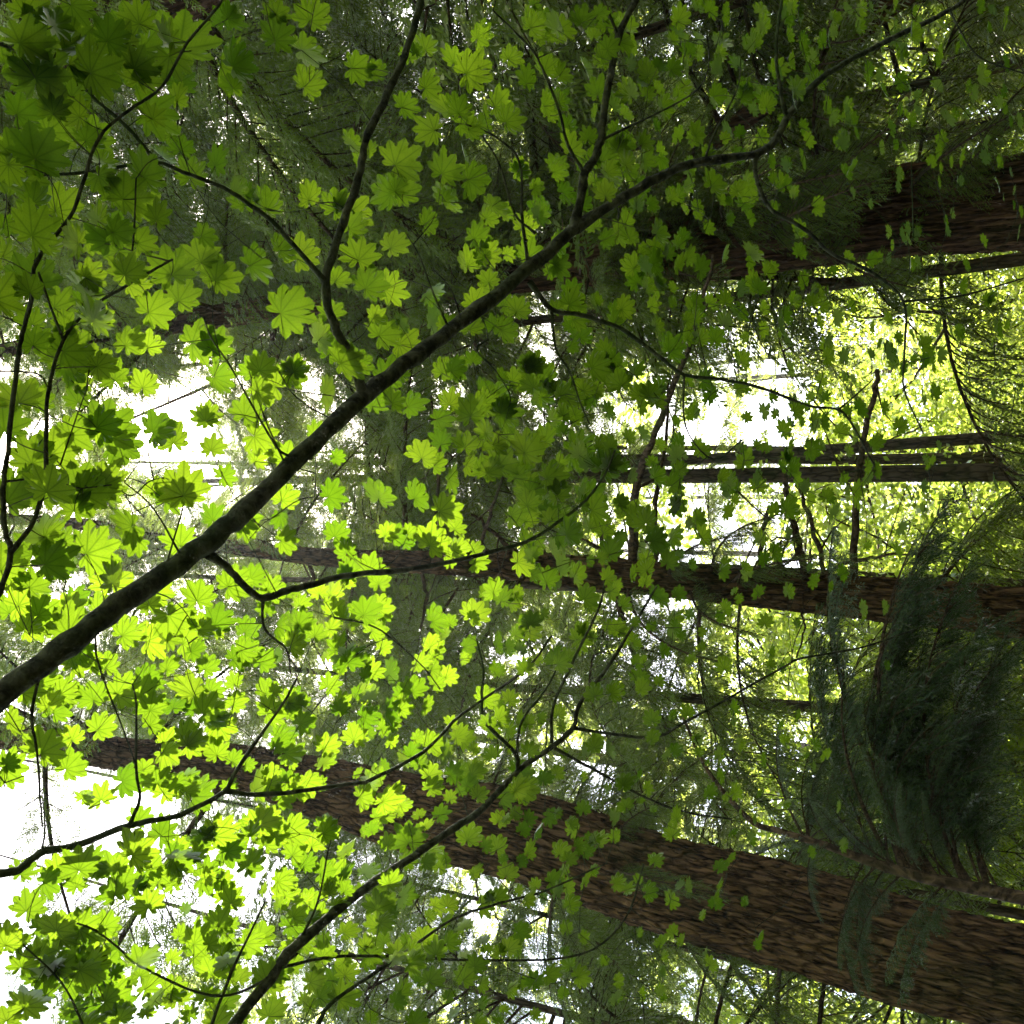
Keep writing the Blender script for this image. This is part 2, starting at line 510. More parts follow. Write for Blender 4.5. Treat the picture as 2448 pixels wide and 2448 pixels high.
def add_bough(root, base, P0, d, ln, kind, wide=1.0, tone=0, up=np.array([0, 0, 1.])):
    SET = BOUGH if kind < 10 else DENSE
    kind %= 10
    sc = ln / 3.0
    mw = bough_matrix(np.asarray(P0) - np.asarray(base), d, up, (sc, sc * wide, sc), flip=random.choice((-1, 1)))
    b = link('bough', SET[kind][0], root, mw)
    link('foliage', SET[kind][1 + tone], b)  # second copy: shade in the BOUGH colour, sunlight in the DENSE colour
    return b


# ------------------------------------------------------------------ trunks
def trunk_mesh(path, rad, mat, base, seg=48, rough=.06, seed=0, ridges=9, furrow=0):
    """path from ground upward; bumpy rings"""
    g = np.random.default_rng(seed)
    mb = MB()
    path = np.asarray(path)
    if furrow:
        seg = 260
        q4 = np.column_stack([path, rad]); L4 = np.concatenate([[0], np.cumsum(np.linalg.norm(np.diff(q4[:, :3], axis=0), axis=1))])
        t4 = np.concatenate([np.arange(0, min(18, L4[-1]), .06), np.linspace(min(18, L4[-1]), L4[-1], 20)])
        q4 = np.column_stack([np.interp(t4, L4, q4[:, j]) for j in range(4)]); path = q4[:, :3]; rad = q4[:, 3]
    n = len(path)
    mb.tube(path, list(rad), seg)
    V = np.concatenate(mb.V)
    a = np.arange(seg) * 2 * math.pi / seg
    ph_ = g.uniform(0, 6.28, 6)
    for i in range(n):
        z = path[i][2]
        f = np.zeros(seg)
        for k, am in ((2, .5), (3, .4), (5, .35), (ridges, .4), (ridges * 2 + 1, .25)):
            f += am * np.sin(k * a + ph_[k % 6] + z * (.35 + .05 * k) * math.sin(k))
        f = f * rough + g.normal(0, rough * .12, seg)
        if furrow:
            wz = 1.3 * np.sin(a * 3 + z * .7) + .8 * np.sin(a * 5 - z * 1.3 + 1) + .5 * np.sin(a * 11 + z * 2.9)
            c1 = np.abs(np.sin(ridges * a + wz)); c2 = np.abs(np.sin(ridges * 1.7 * a + 1.7 * wz + 2 + np.floor(z * 5 + 3 * np.sin(a * 7)) * 1.9))
            f = f + furrow / max(rad[i], .1) * (np.minimum(c1, .5) * 1.2 + np.minimum(c2, .6) * .8 - .9) + g.normal(0, furrow * .25, seg) / max(rad[i], .1)
        V[i * seg:(i + 1) * seg] = path[i] + (V[i * seg:(i + 1) * seg] - path[i]) * (1 + f)[:, None]
    mb.V = [V]
    return mb.mesh('trunk', [mat], base)


def px_path(pts, D, ground_r=1.25, H=None):
    """pts (px,py,width) listed from the ground end upward -> world path to the ground and up to height H"""
    P = []; rr = []
    for q in pts:
        Dq = q[3] if len(q) > 3 else D
        X = pD(q[0], q[1], Dq); P.append(X); rr.append(q[2] / 2 * depth(X) / FPX)
    P = np.array(P); rr = np.array(rr)
    d = (P[1] - P[0]) if len(P) > 1 else np.array([0, 0, 1.])
    k = P[0][2] / d[2] if d[2] > .05 else 0
    k = min(k, 8)
    g0 = P[0] - d * k * .6; g0[2] = -.15
    arr = np.column_stack([P, rr])
    arr = np.vstack([[*g0, rr[0] * ground_r], arr])
    if H:
        dd = unit(P[-1] - P[-2]); dd = unit(dd + np.array([0, 0, 1.]))
        top = P[-1] + dd * ((H - P[-1][2]) / dd[2])
        mid = (P[-1] + top) / 2
        arr = np.vstack([arr, [*mid, rr[-1] * .55], [*top, .02]])
    a2 = smooth_path(arr, 8)
    return a2[:, :3], np.maximum(a2[:, 3], .008), g0


def interp_path(path, z):
    i = int(np.searchsorted(path[:, 2], z)); i = min(max(i, 1), len(path) - 1)
    t = (z - path[i - 1][2]) / (path[i][2] - path[i - 1][2] + 1e-9)
    return path[i - 1] * (1 - t) + path[i] * t


def crown_boughs(root, base, path, rads, z0, z1, n, lmax, kinds=(0, 1, 2, 4), g=None, mindens=0.0, tone=0, lane=True, margin=500, limit=100):
    """boughs round a stem; those that would close the gaps seen in the photograph are not grown"""
    cnt = 0
    ks = list(range(n)); g.shuffle(ks)
    for k in ks:
        f = (k + g.random()) / n
        z = z0 + (z1 - z0) * f
        p = interp_path(path, z)
        az = g.uniform(0, 2 * math.pi)
        ln = lmax * (1.05 - f) ** .7 * g.uniform(.65, 1.1)
        ln = max(ln, .8)
        el = g.uniform(-.25, .2) + .25 * f
        d = unit(np.array([math.cos(az), math.sin(az), el]))
        ok = True; vis = False; ds = []
        for s in (.3, .65, 1.0):
            q = p + d * ln * s + np.array([0, 0, -.35 * ln * s * s])
            pr = proj(q)
            if pr is None: continue
            if -margin < pr[0] < 2448 + margin and -margin < pr[1] < 2448 + margin: vis = True
            if -60 < pr[0] < 2510 and -60 < pr[1] < 2510:
                ds.append(dens(*pr) * (1 if pr[0] < 900 else max(.42, 1 - .5 * (pr[0] - 900) / 700)))
                if lane and lane_block(pr[0], pr[1], math.hypot(q[0], q[1])): ok = False
            if math.dist(q, CAM) < 3.4: ok = False
            if in_beam(q, .08 + .06 * ln * (1 - abs(s - .5))): ok = False
        if ds and min(ds) > .55:
            qm = p + d * ln * .6; t_ = (qm[2] - 3.2) / sd[2]; fp = proj(qm - sd * t_) if t_ > 0 else None
            if fp and -100 < fp[0] < 2500 and -200 < fp[1] < 2500 and (fp[1] < 1150 or fp[0] > 1050) and (proj(qm) or (9999, 0))[0] < 1350: ds = [.4 + .52 * min(ds)]
        if ds and g.random() > sum(ds) / len(ds) * .95 - (.25 if min(ds) < .15 else 0): ok = False
        if not ok or not vis: continue
        add_bough(root, base, p, d, ln, g.choice(kinds), g.uniform(.8, 1.2), tone)
        cnt += 1
        if cnt >= limit: break
    return cnt


def dead_limb(root, base, pts, D0, D1, label=None, twigs=3, g=None):
    """limb traced through pixels, running from distance D0 to D1"""
    n = len(pts)
    P = [];
    for i, q in enumerate(pts):
        D = D0 + (D1 - D0) * i / (n - 1)
        X = pD(q[0], q[1], D); P.append([*X, max(q[2] / 2 * depth(X) / FPX, .004)])
    a = smooth_path(P, 6)
    jit = g_np.normal(0, .008, (len(a), 3)); jit[0] = 0
    mb = MB(); mb.tube(a[:, :3] + jit, list(a[:, 3] * (1 + g_np.normal(0, .06, len(a)))), 8)
    for k in range(twigs):
        i = g.randrange(2, len(a) - 1)
        p = a[i, :3]; r = a[i, 3]
        d = unit(np.array([g.uniform(-1, 1), g.uniform(-1, 1), g.uniform(-.4, .6)]))
        q = [p]
        for j in range(5):
            d = unit(d + np.array([g.uniform(-.3, .3), g.uniform(-.3, .3), -.06])); q.append(q[-1] + d * g.uniform(.08, .2))
        mb.tube(q, list(np.linspace(r * .5, .003, 6)), 5)
    o = link('limb', mb.mesh('limb', [M_LIMB], base), root)
    if label: o['label'] = label
    return o


g_np = np.random.default_rng(5)
g = random.Random(21)


def conifer(name, cat, label, pts, D, H, mat, seed, rough=.05, seg=48, crown=None, group=None, ground_r=1.25, ridges=9):
    path, rad, base = px_path(pts, D, ground_r, H)
    root = empty(name, base, label, cat, group)
    link('trunk', trunk_mesh(path, rad, mat, base, seg, rough, seed, ridges, .036 if mat in (M_FIR, M_CBARK) and name != 'x' and D < 11 else 0), root)
    if crown:
        for c in crown:
            crown_boughs(root, base, path, rad, g=g, **c)
    return root, base, path


# T1 great leaning-looking fir at the bottom right of the photograph
T1, b1, p1 = conifer('fir_tree', 'tree', 'massive furrowed brown trunk, the widest, running in from the lower right corner',
                     [(2448, 2342, 244), (2200, 2286, 240), (1864, 2183, 234), (1600, 2117, 216), (1240, 1995, 205), (1000, 1948, 180), (560, 1832, 98), (200, 1790, 66)],
                     8.5, 34, M_FIR, 3, rough=.028, seg=96, ridges=13,
                     crown=[dict(z0=11, z1=32, n=60, lmax=3.6)])
# T2 mid fir with dead limbs
T2, b2, p2 = conifer('fir_tree', 'tree', 'dark mid-sized trunk with bare snapped limbs right of centre',
                     [(2448, 1466, 112), (2348, 1455, 106), (1776, 1403, 80), (1240, 1353, 62), (1000, 1343, 46), (750, 1330, 36), (500, 1300, 29), (190, 1253, 24), (0, 1240, 20)],
                     9.0, 26, M_FIR, 8, rough=.04, seg=64,
                     crown=[dict(z0=6.5, z1=24, n=60, lmax=3.0)])
for pts, d1 in [([(2040, 1400, 19), (2048, 1150, 16), (2075, 1000, 14), (2100, 885, 11)], 8.2),
                ([(1925, 1385, 19), (1905, 1280, 16), (1885, 1190, 14), (1876, 1135, 12)], 8.4),
                ([(1975, 1390, 12), (1945, 1260, 11), (1905, 1160, 9)], 9.8),
                ([(1817, 1370, 13), (1820, 1290, 12), (1838, 1210, 9)], 8.6),
                ([(1880, 1390, 15), (1862, 1335, 12), (1846, 1305, 5)], 8.5),
                ([(1940, 1380, 10), (2050, 1340, 9), (2150, 1325, 6), (2270, 1322, 3)], 8.4),
                ([(1512, 1355, 26), (1516, 1190, 21), (1556, 1060, 17), (1640, 850, 13), (1710, 608, 9)], 7.6),
                ([(1565, 1350, 14), (1570, 1200, 10), (1592, 1040, 8), (1600, 900, 6)], 9.6),
                ([(1470, 1350, 17), (1436, 1285, 12), (1425, 1220, 8)], 9.4),
                ([(1245, 1335, 13), (1170, 1265, 9), (1130, 1230, 6)], 8.5),
                ([(1140, 1340, 12), (1165, 1250, 9), (1205, 1130, 6)], 8.2),
                ([(1030, 1345, 11), (1042, 1230, 9), (1052, 1080, 8), (1030, 950, 5)], 8.4),
                ([(1915, 1440, 7), (1925, 1500, 5), (1905, 1570, 4)], 8.4),
                ([(1000, 1345, 10), (1020, 1420, 8), (1005, 1500, 6)], 9.4)]:
    dead_limb(T2, b2, pts, 9.0, d1, g=g, twigs=3)
# T3 slim pair behind
T3, b3, p3 = conifer('hemlock_tree', 'tree', 'slim grey-brown trunk, thicker of the straight pair crossing behind the bare limbs',
                     [(2448, 1128, 46), (2300, 1130, 44), (1600, 1138, 33), (1200, 1141, 26), (800, 1145, 18)], 16, 30, M_GBARK, 4, rough=.03, seg=32,
                     crown=[dict(z0=15, z1=29, n=30, lmax=2.6)])
T3b, b3b, p3b = conifer('hemlock_tree', 'tree', 'thinner of the straight pair of pale trunks right of centre, just above its twin',
                        [(2448, 1040, 30), (2370, 1046, 29), (1600, 1103, 22), (1300, 1122, 16), (900, 1145, 12)], 20, 30, M_GBARK, 6, rough=.03, seg=24,
                        crown=[dict(z0=18, z1=29, n=24, lmax=2.4)])
# T4 stringy-barked cedar top right
T4, b4, p4 = conifer('cedar_tree', 'tree', 'broad cedar trunk with stringy reddish bark at the upper right edge',
                     [(2448, 485, 212), (2150, 505, 200), (1800, 560, 172), (1450, 612, 130), (1000, 680, 84), (500, 760, 50)],
                     10.8, 30, M_CBARK, 5, rough=.05, seg=96, ridges=17,
                     crown=[dict(z0=5, z1=29, n=90, lmax=4.2, kinds=(0, 1, 3, 4))])
# T5 dark trunk at the top left
T5, b5, p5 = conifer('cedar_tree', 'tree', 'dark reddish trunk behind the big leaves in the top left corner',
                     [(900, -260, 170), (500, -70, 150), (100, 130, 130), (-300, 320, 100)],
                     6.8, 26, M_CBARK, 9, rough=.05, seg=64, ridges=15,
                     crown=[dict(z0=8, z1=25, n=70, lmax=3.6)])
# T7 leaning one top right
T7, b7, p7 = conifer('cedar_tree', 'tree', 'leaning brown trunk crossing the top edge at upper right',
                     [(2260, -90, 84), (2000, 115, 70), (1830, 245, 54), (1690, 350, 40), (1450, 520, 24)],
                     12.5, 22, M_CBARK, 12, rough=.05, seg=48,
                     crown=[dict(z0=7, z1=21, n=50, lmax=3.4)])
# T9 slender young cedar lower right with dark drooping boughs
T9, b9, p9 = conifer('cedar_tree', 'tree', 'young cedar with thin dark stem and drooping dark boughs at lower right',
                     [(2448, 2148, 33), (2150, 2082, 26), (1985, 2025, 18), (1864, 1987, 15), (1793, 1960, 13), (1692, 1842, 10), (1631, 1710, 6)],
                     5.6, None, M_LIMB, 13, rough=.05, seg=20)
for (sx, sy, ex, ey, D1, kd, wd) in [
        (2130, 2078, 2030, 2440, 5.3, 1, .6), (2230, 2100, 2130, 2480, 5.4, 6, .6), (2060, 2050, 1990, 2350, 5.7, 4, .7),
        (2120, 2075, 1985, 1730, 5.8, 1, .9), (2100, 2065, 1965, 1450, 6.3, 6, .9), (2210, 2094, 2120, 1560, 6.2, 3, .9),
        (2280, 2108, 2230, 1760, 5.4, 4, .9), (2040, 2042, 1955, 1850, 5.3, 1, .8), (1985, 2025, 1990, 1620, 5.9, 7, .8),
        (2170, 2086, 2080, 1300, 6.6, 1, .8), (1960, 2015, 1890, 2090, 5.2, 4, .7), (2260, 2104, 2190, 1180, 6.9, 6, .8), (2380, 2133, 2340, 1300, 6.5, 7, .9), (2330, 2120, 2300, 1480, 6.6, 6, .9)]:
    P0 = pD(sx, sy, 5.6); P1 = pD(ex, ey, D1)
    for q in range(3):
        d = P1 - P0 + np.array([0, 0, .25]) + g_np.normal(0, .17 * q + .05, 3)
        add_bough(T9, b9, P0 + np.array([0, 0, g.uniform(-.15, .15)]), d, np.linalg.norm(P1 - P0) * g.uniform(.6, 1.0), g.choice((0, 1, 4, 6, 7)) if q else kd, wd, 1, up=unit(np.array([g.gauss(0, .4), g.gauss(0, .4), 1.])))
for k in range(26):
    px = g.uniform(900, 1820); P0 = pD(px, 700 - (px - 900) * .155, 10.6)
    d = unit(np.array([g.uniform(-1, 1), -g.uniform(.5, 1), g.uniform(-.2, .2)]))
    add_bough(T4, b4, P0, d, g.uniform(1.6, 2.6), g.choice((0, 1, 3, 4)), .9)
for k in range(12):
    px = g.uniform(150, 800); P0 = pD(px, 1252 + (px - 190) * .137, 9)
    if in_beam(P0, .3): continue
    d = unit(np.array([g.uniform(-1, 1), -g.uniform(.3, 1), g.uniform(-.2, .2)]))
    add_bough(T2, b2, P0, d, g.uniform(1.0, 1.8), g.choice((0, 1, 2, 4)), .9)
# traced boughs of the broad cedar (T4) in front of its trunk and above
for (sx, sy, ex, ey, D1, kd, wd) in [
        (1950, 535, 2060, 300, 9.0, 4, .9), (1800, 560, 1950, 330, 9.6, 1, .9), (1850, 550, 1930, 480, 8.4, 4, .7),
        (2150, 505, 2330, 250, 9.6, 1, 1), (2050, 520, 2200, 180, 10.0, 0, 1), (1750, 565, 1850, 420, 8.6, 1, .8),
        (1900, 540, 2150, 700, 9.6, 0, .9), (2250, 490, 2430, 250, 9.6, 4, 1), (1650, 585, 1700, 250, 10, 0, 1),
        (2300, 490, 2440, 120, 10.2, 1, 1)]:
    P0 = pD(sx, sy, 10.8); P1 = pD(ex, ey, D1)
    add_bough(T4, b4, P0, P1 - P0, np.linalg.norm(P1 - P0) * 1.1, kd, wd)
for (sx, sy, ex, ey, D1, kd, wd) in [(1800, 1400, 1830, 1250, 8.3, 3, .8), (1700, 1395, 1750, 1150, 8.2, 5, .7), (1650, 1390, 1700, 1560, 8.2, 3, .9),
                                    (1750, 1400, 1850, 1300, 7.8, 5, .6), (1600, 1385, 1650, 1250, 8, 3, .8), (1500, 1380, 1560, 1650, 8.2, 5, .8)]:
    P0 = pD(sx, sy, 9.0); P1 = pD(ex, ey, D1)
    add_bough(T2, b2, P0, P1 - P0, np.linalg.norm(P1 - P0) * 1.1, kd, wd)
# hanging boughs from the big fir, seen behind and beside it
for (sx, sy, ex, ey, D1, kd, wd) in [(1450, 2090, 1500, 1850, 8.0, 5, .8), (1350, 2070, 1420, 1700, 9.2, 3, .8), (1500, 2100, 1600, 1780, 9.6, 3, .8),
                                    (1300, 2060, 1500, 2400, 9.4, 3, .8), (1600, 2130, 1700, 2440, 9.6, 5, .8), (1450, 2090, 1540, 2080, 7.4, 3, .6),
                                    (1200, 2040, 1300, 1800, 9.4, 3, .8), (1700, 2150, 1800, 2460, 9.9, 3, .8), (1350, 2070, 1300, 2440, 10, 1, .8)]:
    P0 = pD(sx, sy, 8.5); P1 = pD(ex, ey, D1)
    add_bough(T1, b1, P0, P1 - P0, np.linalg.norm(P1 - P0) * 1.1, kd, wd)

# mid-distance conifers that close the canopy
mid = [  # px, py crossing, distance, height, label
    (1224, 150, 13, 27, 'shaded evergreen filling the top edge between the two dark branches'),
    (1224, 645, 15, 29, 'shaded evergreen behind the upper half of the long dark branch'),
    (1224, 760, 14, 28, 'shaded evergreen behind the middle of the long dark branch'),
    (1224, 1350, 19, 34, 'tall evergreen thinly screening the sun glare left of centre'),
    (1224, 1400, 12.5, 27, 'feathery evergreen close behind the mid-sized dark fir'),
    (1224, 1945, 16, 27, 'feathery evergreen just above the massive trunk'),
    (1224, 2330, 13, 22, 'evergreen below the massive trunk along the bottom edge'),
    (1224, 2120, 18, 25, 'evergreen behind the massive trunk'),
    (2000, 545, 17, 25, 'evergreen just below the broad cedar trunk at the right'),
    (2000, 230, 15, 27, 'evergreen above the broad cedar trunk at the right'),
    (1224, -150, 11, 25, 'dark evergreen beyond the top edge, its boughs reaching in'),
    (600, 640, 17, 32, 'shaded evergreen between sky gaps at the upper left'),
    (500, 60, 12, 27, 'dark evergreen behind the biggest leaves of the top left corner'),
    (500, 330, 16, 33, 'tall evergreen above the upper left sky gap'),
    (700, 1147, 21, 38, 'tall evergreen right of the sun glare, reddish limbs against the light'),
    (900, 1345, 24, 38, 'tall evergreen behind the upper stem of the mid-sized dark fir'),
    (900, 1925, 17, 34, 'tall evergreen with thin crown behind the upper half of the massive trunk'),
    (300, 1500, 18, 36, 'tall evergreen behind the thick end of the long dark branch'),
    (1000, 680, 22, 37, 'tall evergreen behind the fork of the long dark branch'),
    (1000, 300, 21, 36, 'tall evergreen between the second dark branch and the top edge'),
    (1300, 1120, 25, 36, 'evergreen in the middle of the picture behind the snapped limbs'),
    (1300, 2000, 23, 30, 'evergreen seen over the middle of the massive trunk'),
]
for i, (px, py, D, H, lab) in enumerate(mid):
    P = pD(px, py, D)
    base = np.array([P[0], P[1], 0.]); lean = np.array([g.uniform(-.03, .03), g.uniform(-.03, .03), 1.])
    zz = np.linspace(0, H, 14)
    path = base + zz[:, None] * lean + np.column_stack([.05 * np.sin(zz * .4 + i), .05 * np.cos(zz * .5), zz * 0])
    r0 = .0026 * H * g.uniform(.8, 1.1)
    rad = r0 * (1 - zz / (H * 1.02)) ** .8 + .01
    root = empty('evergreen_tree', base, lab, 'tree', None)
    link('trunk', trunk_mesh(path, rad, M_GBARK, base, 20, .03, 40 + i), root)
    n = crown_boughs(root, base, path, rad, g=g, z0=D * .22 + 2.0, z1=H * .98, n=140, lmax=g.uniform(4.4, 5.8), kinds=(10, 11, 12, 13), tone=0, limit=100)
    print('mid', i, n)


# ------------------------------------------------------------------ distant trees
def far_conifer(seed, H=37., rmax=6.0):
    gg = random.Random(seed)
    parts = []
    small = []
    for k in range(4):
        _, V, Q = gen_bough(100 + seed * 7 + k, gg.uniform(.3, .7), gg.uniform(.4, 1.0), step=.24, tstep=.085, lstep=.055, ll=.15, lw=.062, hang=.5, wood=False)
        small.append(V)
    mb = MB(); wood = MB()
    zz = np.linspace(0, H, 12)
    wood.tube(np.column_stack([.1 * np.sin(zz * .3), .1 * np.cos(zz * .23), zz]), list(.24 * (1 - zz / H * .97)), 12)
    for k in range(75):
        f = (k + gg.random()) / 75
        z = H * (.16 + .84 * f)
        az = gg.uniform(0, 6.283)
        ln = max(.8, rmax * (1.03 - f) ** .8 * gg.uniform(.6, 1.15))
        d = unit(np.array([math.cos(az), math.sin(az), gg.uniform(-.3, .15)]))
        V = small[k % 4]; s = ln / 3
        x = d; zax = unit(np.array([0, 0, 1.]) - d * d[2]); y = np.cross(zax, x)
        W = (V[:, :1] * x + V[:, 1:2] * y + V[:, 2:] * zax) * s + np.array([0, 0, z])
        keep_ = np.repeat(np.array([gg.random() > .3 for _ in range(len(W) // 4)]), 4); W = W[keep_]
        mb.raw(W, Q=np.arange(len(W)).reshape(-1, 4))
        wood.tube([np.array([0, 0, z]), np.array([0, 0, z]) + d * ln * .5, np.array([0, 0, z - .1 * ln]) + d * ln * .9], [.035, .02, .006], 4)
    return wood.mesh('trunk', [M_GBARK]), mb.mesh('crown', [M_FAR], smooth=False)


def far_broadleaf(seed, H=15., rmax=4.5, n=15000):
    gg = np.random.default_rng(seed)
    wood = MB(); tips = []
    def grow(p, d, ln, r, lvl):
        q = [p]; dd = d
        for j in range(5):
            dd = unit(dd + gg.normal(0, .14, 3) + np.array([0, 0, .03])); q.append(q[-1] + dd * ln / 5)
        wood.tube(q, list(np.linspace(r, r * .55, 6)), 6 if lvl < 2 else 4)
        if lvl >= 3: tips.extend(q[2:])
        else:
            for k in range(3 if lvl else 5):
                nd = unit(dd * .9 + gg.normal(0, .55, 3))
                grow(q[-1 - (k % 3)], nd, ln * gg.uniform(.55, .8), r * .5, lvl + 1)
    grow(np.array([0, 0, 0.]), np.array([0, 0, 1.]), H * .38, .17, 0)
    tips = np.array(tips)
    idx = gg.integers(0, len(tips), n)
    C = tips[idx] + gg.normal(0, .42, (n, 3)) * np.array([1, 1, .55])
    D = gg.normal(0, 1, (n, 3)); D[:, 2] -= .5; D /= np.linalg.norm(D, axis=1)[:, None]
    W = np.cross(D, gg.normal(0, .5, (n, 3)) + np.array([0, 0, 1.])); W /= np.linalg.norm(W, axis=1)[:, None]
    V, Q = leaflets(C, D, W, gg.uniform(.09, .17, n), gg.uniform(.07, .12, n))
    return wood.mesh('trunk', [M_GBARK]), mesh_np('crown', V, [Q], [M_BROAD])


FC = [far_conifer(s) for s in (1, 2, 3)]
FB = [far_broadleaf(s) for s in (1, 2)]
print('far crown quads', len(FC[0][1].polygons))


def far_tree(kind, px, py, D, sc, name, label, group, cat='tree'):
    P = pD(px, py, D)
    tm, cm = (FC if kind == 'c' else FB)[g.randrange(3 if kind == 'c' else 2)]
    r = empty(name, (P[0], P[1], -.1), label, cat, group)
    r.rotation_euler = (0, 0, g.uniform(0, 6.28)); r.scale = (sc * g.uniform(.9, 1.15), sc * g.uniform(.9, 1.15), sc)
    link('trunk', tm, r); link('crown', cm, r)


far = []
for i in range(14):                       # across the photograph from bottom (left) to top (right)
    far.append(('b', 2300, 2600 - i * 205 + g.uniform(-70, 70), g.uniform(23, 30), g.uniform(.75, 1.1)))
for i in range(13):
    far.append(('b' if i % 2 else 'c', 2300, 2650 - i * 225 + g.uniform(-80, 80), g.uniform(36, 44), g.uniform(1.1, 1.35) if i % 2 else g.uniform(.5, .62)))
for i in range(20):
    far.append(('c', 2300, 2620 - i * 142 + g.uniform(-60, 60), g.uniform(52, 68), g.uniform(1.1, 1.5)))
for px, py, D, sc, lab in [(300, 640, 27, 1.25, 'very tall evergreen above the sun glare at the left edge'), (300, 1330, 29, 1.3, 'very tall evergreen right below the sun glare, behind the thick branch'),
                           (300, 1640, 26, 1.0, 'tall evergreen bordering the white sky gap at the lower left'), (1600, 2440, 24, .7, 'small tall-crowned evergreen under the massive trunk at the bottom edge'), (500, 2380, 24, .85, 'tall evergreen in the lower left corner under the white sky gap')]:
    far_tree('c', px, py, D, sc, 'evergreen_tree', lab, None)
for k, px, py, D, sc in far:
    if py > 1850: where = 'beyond the massive trunk at the bottom right'
    elif py > 1250: where = 'seen between the two dark firs'
    elif py > 800: where = 'behind the thin straight pair of trunks'
    else: where = 'behind the broad cedar at the upper right'
    if k == 'c':
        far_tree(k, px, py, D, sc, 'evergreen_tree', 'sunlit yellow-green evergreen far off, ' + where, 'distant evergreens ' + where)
    else:
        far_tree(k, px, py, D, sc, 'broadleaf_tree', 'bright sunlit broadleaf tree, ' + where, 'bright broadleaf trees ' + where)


for x, y, sc in [(-9, -4, .8), (-5, -10, .9), (1, -13, .85), (7, -8, .95), (10, -1, .8), (-13, 3, .85), (4, -19, 1), (-10, -15, 1), (14, -8, .9), (-6, -6, 1), (-2, -8, 1.05), (4, -6, .9), (-7, 0, .9), (8, -4, 1), (0, -17, 1.1), (12, 4, .8), (-11, -8, 1.05)]:  # unseen evergreens, added only to shade the surfaces facing the camera
    tm, cm = FC[g.randrange(3)]
    r = empty('evergreen_tree', (x, y, -.1), 'unseen evergreen added behind the camera for its shade', 'tree', 'unseen evergreens added for shade')
    r.rotation_euler = (0, 0, g.uniform(0, 6.28)); r.scale = (sc * 1.2, sc * 1.2, sc)
    link('trunk', tm, r); link('crown', cm, r)


# ------------------------------------------------------------------ vine maples
K = 2448 / 1932
def hmap(px, h0):
    return h0 * (1 - .38 * max(0, min(1, (px - 1200) / 1248)))


